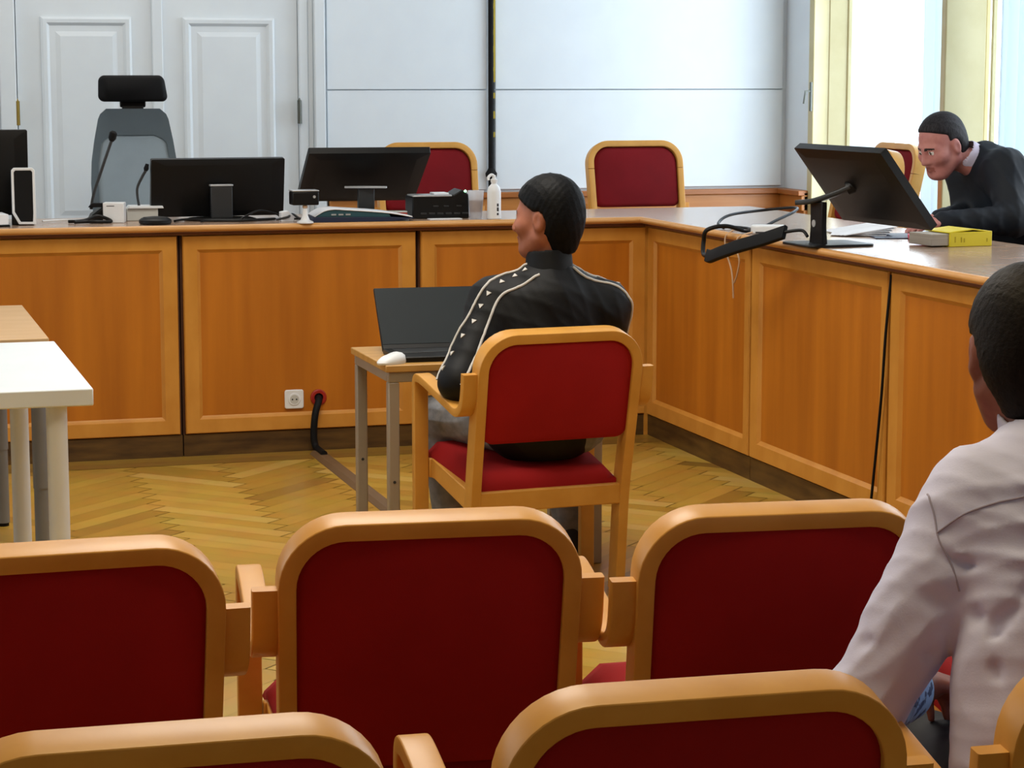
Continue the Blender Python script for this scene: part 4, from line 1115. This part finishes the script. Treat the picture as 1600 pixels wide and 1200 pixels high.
# ---- man in the black track jacket
def man_track():
    O = (2.0, 6.42, 0)
    root = thing('person', 'man seen from behind in a black track jacket with white piping, seated before the laptop', 'person', O)
    head = Frame((2.034, 6.455, 1.130), (-.74, .67, -.05))
    neck = (2.035, 6.435, .965)
    sL, sR = (1.875, 6.47, .872), (2.205, 6.425, .855)
    eL, eR = (1.722, 6.335, .655), (2.245, 6.52, .64)
    wL, wR = (1.87, 6.58, .72), (2.13, 6.66, .725)
    hL, hR = (1.93, 6.40, .50), (2.115, 6.39, .505)
    kL, kR = (1.765, 6.72, .50), (2.20, 6.86, .50)
    aL, aR = (1.795, 6.64, .09), (2.22, 6.78, .09)
    body = head_prims(head, neck)
    A = lambda f, k=.04: body.append(('+', f, k))
    A(sd_ell((2.01, 6.42, .52), (.155, .11, .10))); A(sd_ell((2.02, 6.43, .68), (.135, .09, .14)), .08); A(sd_ell((2.035, 6.44, .82), (.17, .095, .13)), .08)
    A(sd_cone(neck, (2.035, 6.44, .88), .048, .07), .03)
    for s_, e, w_, h_, k_, a_ in ((sL, eL, wL, hL, kL, aL), (sR, eR, wR, hR, kR, aR)):
        A(sd_cone((2.035, 6.445, .90), s_, .06, .052), .05); A(sd_cone(s_, e, .047, .037)); A(sd_cone(e, w_, .036, .026), .02)
        A(sd_cone(h_, k_, .078, .055)); A(sd_cone(k_, a_, .05, .036), .03); A(sd_cone((a_[0], a_[1], .06), (a_[0]-.02, a_[1]+.14, .035), .032, .028), .03)
    fd = nrm((0, 1, 0))
    for w_, sd in ((wL, 1), (wR, -1)):
        for q in hand_prims(w_, (.1*sd, .97, -.12), (0, .1, 1), sd, .4): body.append(q)
    implicit('body', body, (1.6, 6.2, 0), (2.4, 7.05, 1.32), .0058, [M['skin'], M['eye'], M['iris'], M['lips'], M['brow']], root, region=head_region(head))
    implicit('hair', hair_prims(head, nape=-.112, thick=.014), (1.85, 6.25, .95), (2.25, 6.65, 1.32), .0045, M['hair'], root,
             wfn=wrinkle(.004, 160, 3, [(1, .2, .3), (.2, 1, .5), (-.5, .6, .4)]))
    J = []
    A = lambda f, k=.05: J.append(('+', f, k))
    A(sd_ell((2.005, 6.410, .505), (.185, .130, .125))); A(sd_ell((2.015, 6.42, .66), (.165, .118, .16)), .09); A(sd_ell((2.035, 6.435, .81), (.195, .118, .135)), .08)
    A(sd_cone((2.035, 6.44, .90), (2.038, 6.445, .935), .10, .078), .07)
    for s_, e, w_ in ((sL, eL, wL), (sR, eR, wR)):
        A(sd_cone((2.035, 6.445, .885), s_, .085, .070), .06); A(sd_cone(s_, e, .074, .055), .05); A(sd_cone(e, w_, .053, .040), .03)
    J.append(('-', lambda P: P[:, 2]-.398, .01))
    jo, F = implicit('track_jacket', J, (1.58, 6.2, .40), (2.42, 6.85, 1.06), .0058, M['jacket'], root,
                     wfn=wrinkle(.005, 55, 11, [(.3, .2, 1), (1, .1, .5), (.6, -.4, .8)]))
    K = [('+', sd_cone((2.037, 6.437, .945), (2.038, 6.447, 1.032), .076, .068), .01), ('-', sd_cone((2.037, 6.437, .93), (2.038, 6.45, 1.10), .062, .060), .004), ('-', lambda P: P[:, 2]-.935, .004), ('&', lambda P: P[:, 2]-1.030+.15*(P[:, 1]-6.44), .006)]
    implicit('collar', K, (1.9, 6.3, .9), (2.2, 6.6, 1.08), .004, M['jacket'], root)
    def pipe(pts, r=.0042):
        P, g = surf_curve(F, pts, r, .001)
        o = obj('piping', MB().tube([Vector(p) for p in P], r, 8), M['piping'], root); o.location = -root.location
    # left sleeve: two piping lines with small white marks between, from the collar down to the elbow
    l1 = [(1.985, 6.37, .965), (1.93, 6.37, .94), (1.865, 6.38, .90), (1.82, 6.36, .82), (1.77, 6.33, .73), (1.715, 6.28, .655)]
    l2 = [(1.975, 6.44, .975), (1.90, 6.45, .95), (1.83, 6.43, .90), (1.785, 6.41, .82), (1.735, 6.39, .74), (1.68, 6.35, .66)]
    pipe(l1); pipe(l2)
    r1 = [(2.085, 6.40, .97), (2.13, 6.385, .95), (2.20, 6.385, .925), (2.262, 6.39, .87), (2.285, 6.42, .80), (2.295, 6.46, .72)]
    r2 = [(2.095, 6.45, .975), (2.16, 6.44, .95), (2.22, 6.45, .92), (2.275, 6.46, .85), (2.295, 6.50, .78)]
    pipe(r1); pipe(r2)
    for la, lb, nn in ((l1, l2, 9), (r1, r2, 6)):
        C = [tuple(np.array(a)*.34+np.array(b)*.66) for a, b in zip(la, lb)]
        P, g = surf_curve(F, C, 0, .0)
        for k in range(nn):
            i = int((k+.6)/nn*(len(P)-1)); p, nn_ = P[i].astype(float), nrm(g[i]); t = nrm(P[min(i+1, len(P)-1)]-P[max(i-1, 0)]); s_ = np.cross(nn_, t)
            tri = [(-.010, -.004), (.007, -.007), (.001, .009)]
            mb = MB().prism(tri, lambda a, b, d: tuple(p + s_*a + t*b + nn_*d), -.002, .0025)
            o = obj('sleeve_mark', mb, M['piping'], root, smooth=False); o.location = -root.location
    T = []
    A = lambda f, k=.04: T.append(('+', f, k))
    A(sd_ell((2.005, 6.43, .515), (.150, .105, .085)))
    for h_, k_, a_ in ((hL, kL, aL), (hR, kR, aR)):
        A(sd_cone(h_, k_, .086, .068)); A(sd_cone(k_, a_, .064, .055), .03)
    T.append(('-', lambda P: P[:, 2]-.085, .004)); T.append(('&', lambda P: P[:, 2]-.56, .01))
    implicit('jeans', T, (1.58, 6.2, .04), (2.42, 7.0, .62), .006, M['jeans'], root, wfn=wrinkle(.005, 70, 5, [(1, .3, .2), (.2, .4, 1)]))
    for a_ in (aL, aR):
        S = [('+', sd_cone((a_[0], a_[1]-.02, .055), (a_[0]-.02, a_[1]+.15, .045), .046, .040), .03), ('+', sd_cone((a_[0], a_[1], .05), (a_[0], a_[1], .10), .05, .052), .03), ('&', lambda P: .012-P[:, 2], .004)]
        sh, _ = implicit('shoe', S, (a_[0]-.12, a_[1]-.1, 0), (a_[0]+.1, a_[1]+.24, .16), .006, M['shoe'], root)
        S = [('+', sd_cone((a_[0], a_[1]-.02, .0), (a_[0]-.02, a_[1]+.15, .0), .052, .046), .03), ('&', lambda P: np.abs(P[:, 2]-.008)-.0075, .002)]
        so, _ = implicit('sole', S, (a_[0]-.12, a_[1]-.1, -.02), (a_[0]+.1, a_[1]+.24, .04), .004, M['piping'], sh); so.location = (0, 0, 0)
man_track()

# ---- man in the lilac shirt (right foreground)
def man_shirt():
    root = thing('person', 'man seen from behind in a lilac shirt with short dark hair, at the right edge', 'person', (1.66, 2.70, 0))
    head = Frame((1.668, 2.935, 1.150), (.26, .95, -.20))
    neck = (1.680, 2.870, 1.015)
    sL, sR = (1.562, 2.86, .938), (1.835, 2.82, .935)
    eL, eR = (1.382, 2.85, .662), (2.00, 2.86, .68)
    wL, wR = (1.535, 3.00, .632), (1.86, 3.10, .62)
    hL, hR = (1.60, 2.73, .50), (1.74, 2.72, .50)
    kL, kR = (1.625, 3.13, .475), (1.80, 3.12, .48)
    aL, aR = (1.61, 3.12, .09), (1.80, 3.12, .09)
    body = head_prims(head, neck, nr=.054)
    A = lambda f, k=.04: body.append(('+', f, k))
    A(sd_ell((1.66, 2.70, .52), (.155, .11, .10))); A(sd_ell((1.665, 2.75, .70), (.135, .09, .15)), .08); A(sd_ell((1.67, 2.82, .88), (.165, .095, .13)), .08)
    A(sd_cone(neck, (1.67, 2.84, .92), .054, .07), .03)
    for s_, e, w_, h_, k_, a_ in ((sL, eL, wL, hL, kL, aL), (sR, eR, wR, hR, kR, aR)):
        A(sd_cone((1.68, 2.84, .93), s_, .06, .055), .05); A(sd_cone(s_, e, .049, .039)); A(sd_cone(e, w_, .038, .027), .02)
        A(sd_cone(h_, k_, .078, .055)); A(sd_cone(k_, a_, .05, .036), .03); A(sd_cone((a_[0], a_[1], .06), (a_[0], a_[1]+.15, .035), .032, .028), .03)
    for w_, sd, dr_ in ((wL, 1, (.75, .62, -.20)), (wR, -1, (-.5, .75, -.2))):
        for q in hand_prims(w_, dr_, (-.1*sd, .25, .95), sd, .55): body.append(q)
    implicit('body', body, (1.3, 2.5, 0), (2.1, 3.45, 1.32), .0062, [M['skin_dark'], M['eye'], M['iris'], M['lips'], M['brow']], root, region=head_region(head))
    implicit('hair', hair_prims(head, nape=-.108, thick=.011), (1.45, 2.72, .98), (1.85, 3.12, 1.32), .0042, M['hairb'], root,
             wfn=wrinkle(.0025, 220, 3, [(1, .2, .3), (.2, 1, .5), (-.5, .6, .4)]))
    J = []
    A = lambda f, k=.05: J.append(('+', f, k))
    A(sd_ell((1.652, 2.715, .56), (.197, .122, .17))); A(sd_ell((1.662, 2.755, .72), (.184, .115, .16)), .09); A(sd_ell((1.685, 2.815, .87), (.188, .118, .13)), .08)
    A(sd_cone((1.685, 2.835, .955), (1.682, 2.86, 1.005), .105, .080), .08)
    for s_, e, w_ in ((sL, eL, wL), (sR, eR, wR)):
        A(sd_cone((1.68, 2.835, .950), s_, .090, .078), .06); A(sd_cone(s_, e, .083, .056), .016)
        m_ = np.array(e)*.90 + np.array(w_)*.10
        A(sd_cone(e, m_, .056, .054), .012)
    J.append(('-', lambda P: P[:, 2]-.47, .01))
    J.append(('-', sd_cone((1.680, 2.872, 1.02), (1.67, 2.90, 1.2), .062, .075), .008))
    wr1 = wrinkle(.010, 34, 21, [(.8, .1, .75), (-.5, .2, .9), (.3, 0, 1)]); wr2 = wrinkle(.005, 75, 4, [(1, .2, .4), (.1, .3, 1), (.7, .2, -.7)])
    def folds(P):
        # a few deep folds running out of the left armpit and along the flank
        q = wr1(P) + wr2(P)
        for a, b, r_, dp in (((1.515, 2.72, .795), (1.62, 2.69, .90), .014, .010), ((1.515, 2.72, .775), (1.61, 2.68, .82), .012, .012), ((1.50, 2.75, .80), (1.42, 2.80, .83), .013, .010),
                             ((1.505, 2.70, .74), (1.55, 2.66, .60), .012, .009), ((1.56, 2.68, .74), (1.58, 2.63, .58), .014, .008), ((1.47, 2.80, .88), (1.53, 2.77, .86), .010, .008), ((1.36, 2.84, .755), (1.45, 2.80, .74), .012, .008)):
            q = q + dp*np.exp(-(np.maximum(sd_cone(a, b, .0, .0)(P), 0)/r_)**2)
        return q
    so, F = implicit('shirt', J, (1.27, 2.5, .46), (2.12, 3.05, 1.09), .0056, M['shirt'], root, wfn=folds)
    C = [('+', sd_cone((1.681, 2.868, 1.0), (1.677, 2.883, 1.055), .079, .072), .01), ('-', sd_cone((1.682, 2.870, .97), (1.675, 2.89, 1.12), .064, .067), .004), ('&', lambda P: (P@np.array([0, -.25, 1], np.float32))-(1.054-.25*2.88), .004), ('&', lambda P: (.985-.25*2.88)-(P@np.array([0, -.25, 1], np.float32)), .004)]
    implicit('collar', C, (1.5, 2.7, .9), (1.8, 3.05, 1.1), .004, M['shirtw'], root)
    def seam(pts, r=.0022):
        P, g = surf_curve(F, pts, r, .0)
        for _ in range(14): P[1:-1] = .5*P[1:-1] + .25*(P[:-2]+P[2:])
        P, g = surf_curve(F, P[::6], r, .0008, 5)
        for _ in range(4): P[1:-1] = .5*P[1:-1] + .25*(P[:-2]+P[2:])
        o = obj('seam', MB().tube([Vector(p) for p in P], r*.7, 6), M['seam'], root); o.location = -root.location
    seam([(1.462, 2.855, .970), (1.478, 2.845, .946), (1.492, 2.835, .908), (1.493, 2.825, .862), (1.490, 2.815, .812)])
    seam([(1.492, 2.833, .908), (1.525, 2.80, .937), (1.552, 2.765, .958), (1.582, 2.74, .975), (1.618, 2.72, .985)])
    K = [('+', sd_cone(np.array(eL)*.80+np.array(wL)*.20, np.array(eL)*.30+np.array(wL)*.70, .054, .048), .01), ('-', sd_cone(np.array(eL)*.3+np.array(wL)*.7, np.array(eL)*0+np.array(wL)*1.0, .034, .034), .006)]
    implicit('rolled_cuff', K, (1.3, 2.8, .5), (1.7, 3.2, .8), .0045, M['cuff'], root, wfn=wrinkle(.004, 90, 8, [(.6, .7, .3), (1, -.2, .4)]))
    T = []
    A = lambda f, k=.04: T.append(('+', f, k))
    A(sd_ell((1.66, 2.70, .505), (.160, .108, .09)))
    for h_, k_, a_ in ((hL, kL, aL), (hR, kR, aR)):
        A(sd_cone(h_, k_, .085, .068)); A(sd_cone(k_, a_, .064, .055), .03)
    T.append(('-', lambda P: P[:, 2]-.085, .004))
    implicit('trousers', T, (1.4, 2.5, .04), (2.0, 3.3, .66), .008, M['navytr'], root, wfn=wrinkle(.005, 60, 5, [(1, .3, .2), (.2, .4, 1)]))
    for a_ in (aL, aR):
        S = [('+', sd_cone((a_[0], a_[1]-.02, .055), (a_[0], a_[1]+.16, .045), .046, .040), .03), ('&', lambda P: .002-P[:, 2], .004)]
        implicit('shoe', S, (a_[0]-.12, a_[1]-.1, -.02), (a_[0]+.12, a_[1]+.26, .14), .008, M['shoe'], root)
man_shirt()

# ---- man in the dark suit behind the right wing
def man_suit():
    root = thing('person', 'man in a dark navy suit leaning over the right wing beside the wide monitor', 'person', (4.60, 7.90, DZ))
    head = Frame((4.155, 8.02, 1.285), (-.88, -.22, -.42), (-.40, -.1, .90))
    neck = (4.28, 8.00, 1.215)
    sL, sR = (4.345, 7.85, 1.185), (4.34, 8.15, 1.18)
    eL, eR = (4.31, 7.70, 1.005), (4.30, 8.06, .995)
    wL, wR = (4.03, 7.74, .998), (4.10, 7.90, .998)
    hL, hR = (4.62, 7.81, .70), (4.62, 7.98, .70)
    kL, kR = (4.22, 7.79, .72), (4.22, 8.00, .72)
    aL, aR = (4.22, 7.80, DZ+.09), (4.22, 8.00, DZ+.09)
    body = head_prims(head, neck)
    A = lambda f, k=.04: body.append(('+', f, k))
    A(sd_ell((4.57, 7.90, .72), (.11, .155, .10))); A(sd_ell((4.50, 7.93, .92), (.095, .135, .14)), .08); A(sd_ell((4.39, 7.98, 1.07), (.09, .155, .11)), .08)
    A(sd_cone(neck, (4.37, 7.99, 1.13), .047, .06), .03)
    for s_, e, w_, h_, k_, a_ in ((sL, eL, wL, hL, kL, aL), (sR, eR, wR, hR, kR, aR)):
        A(sd_cone((4.37, 8.0, 1.18), s_, .06, .052), .05); A(sd_cone(s_, e, .047, .037)); A(sd_cone(e, w_, .036, .026), .02)
        A(sd_cone(h_, k_, .078, .055)); A(sd_cone(k_, a_, .05, .036), .03); A(sd_cone((a_[0], a_[1], DZ+.06), (a_[0]-.14, a_[1], DZ+.035), .032, .028), .03)
    for w_, sd in ((wL, -1), (wR, 1)):
        for q in hand_prims(w_, (-.97, .12, -.10), (-.1, 0, 1), -sd, .35): body.append(q)
    implicit('body', body, (3.75, 7.5, DZ-.01), (4.85, 8.45, 1.45), .0062, [M['skin_pink'], M['eye'], M['iris'], M['lips'], M['brow']], root, region=head_region(head))
    implicit('hair', hair_prims(head, nape=-.07, thick=.009, front=.022), (3.95, 7.8, 1.1), (4.4, 8.3, 1.46), .0045, M['hairg'], root, wfn=wrinkle(.0025, 160, 3, [(1, .2, .3), (.2, 1, .5)]))
    J = []
    A = lambda f, k=.05: J.append(('+', f, k))
    A(sd_ell((4.56, 7.90, .74), (.14, .18, .13))); A(sd_ell((4.49, 7.93, .92), (.125, .17, .16)), .09); A(sd_ell((4.40, 7.98, 1.07), (.120, .185, .13)), .08)
    A(sd_cone((4.385, 8.0, 1.16), (4.33, 8.0, 1.215), .10, .083), .06)
    for s_, e, w_ in ((sL, eL, wL), (sR, eR, wR)):
        A(sd_cone((4.385, 8.0, 1.16), s_, .085, .080), .06); A(sd_cone(s_, e, .080, .060), .05); A(sd_cone(e, w_, .058, .042), .03)
    J.append(('-', sd_cone((4.30, 8.0, 1.232), (4.20, 8.01, 1.28), .054, .064), .008))
    jo, F = implicit('suit_jacket', J, (3.9, 7.5, .55), (4.85, 8.45, 1.36), .0062, M['suit'], root, wfn=wrinkle(.007, 48, 31, [(.9, .1, .5), (.5, .2, 1), (1, .3, -.3)]))
    C = [('+', sd_cone((4.335, 8.0, 1.195), (4.265, 8.005, 1.24), .070, .063), .01), ('-', sd_cone((4.36, 8.0, 1.18), (4.24, 8.005, 1.257), .052, .055), .004)]
    implicit('shirt_collar', C, (4.1, 7.8, 1.05), (4.5, 8.2, 1.4), .004, M['shirtw'], root)
    for e, w_ in ((eL, wL), (eR, wR)):
        a = np.array(w_); d = nrm(a-np.array(e))
        o = obj('shirt_cuff', MB().tube([Vector(a-d*.012), Vector(a+d*.014)], .036, 16), M['shirtw'], root); o.location = -root.location
    T = []
    A = lambda f, k=.04: T.append(('+', f, k))
    A(sd_ell((4.62, 7.90, .70), (.125, .165, .095)))
    for h_, k_, a_ in ((hL, kL, aL), (hR, kR, aR)):
        A(sd_cone(h_, k_, .09, .072)); A(sd_cone(k_, a_, .066, .055), .03)
    T.append(('-', lambda P: P[:, 2]-DZ-.085, .004))
    implicit('trousers', T, (4.05, 7.6, DZ+.03), (4.9, 8.2, .86), .009, M['suit'], root)
    for a_ in (aL, aR):
        S = [('+', sd_cone((a_[0]+.02, a_[1], DZ+.055), (a_[0]-.15, a_[1], DZ+.045), .046, .040), .03), ('&', lambda P: DZ+.002-P[:, 2], .004)]
        implicit('shoe', S, (a_[0]-.26, a_[1]-.1, DZ-.02), (a_[0]+.12, a_[1]+.12, DZ+.14), .008, M['shoe'], root)
man_suit()
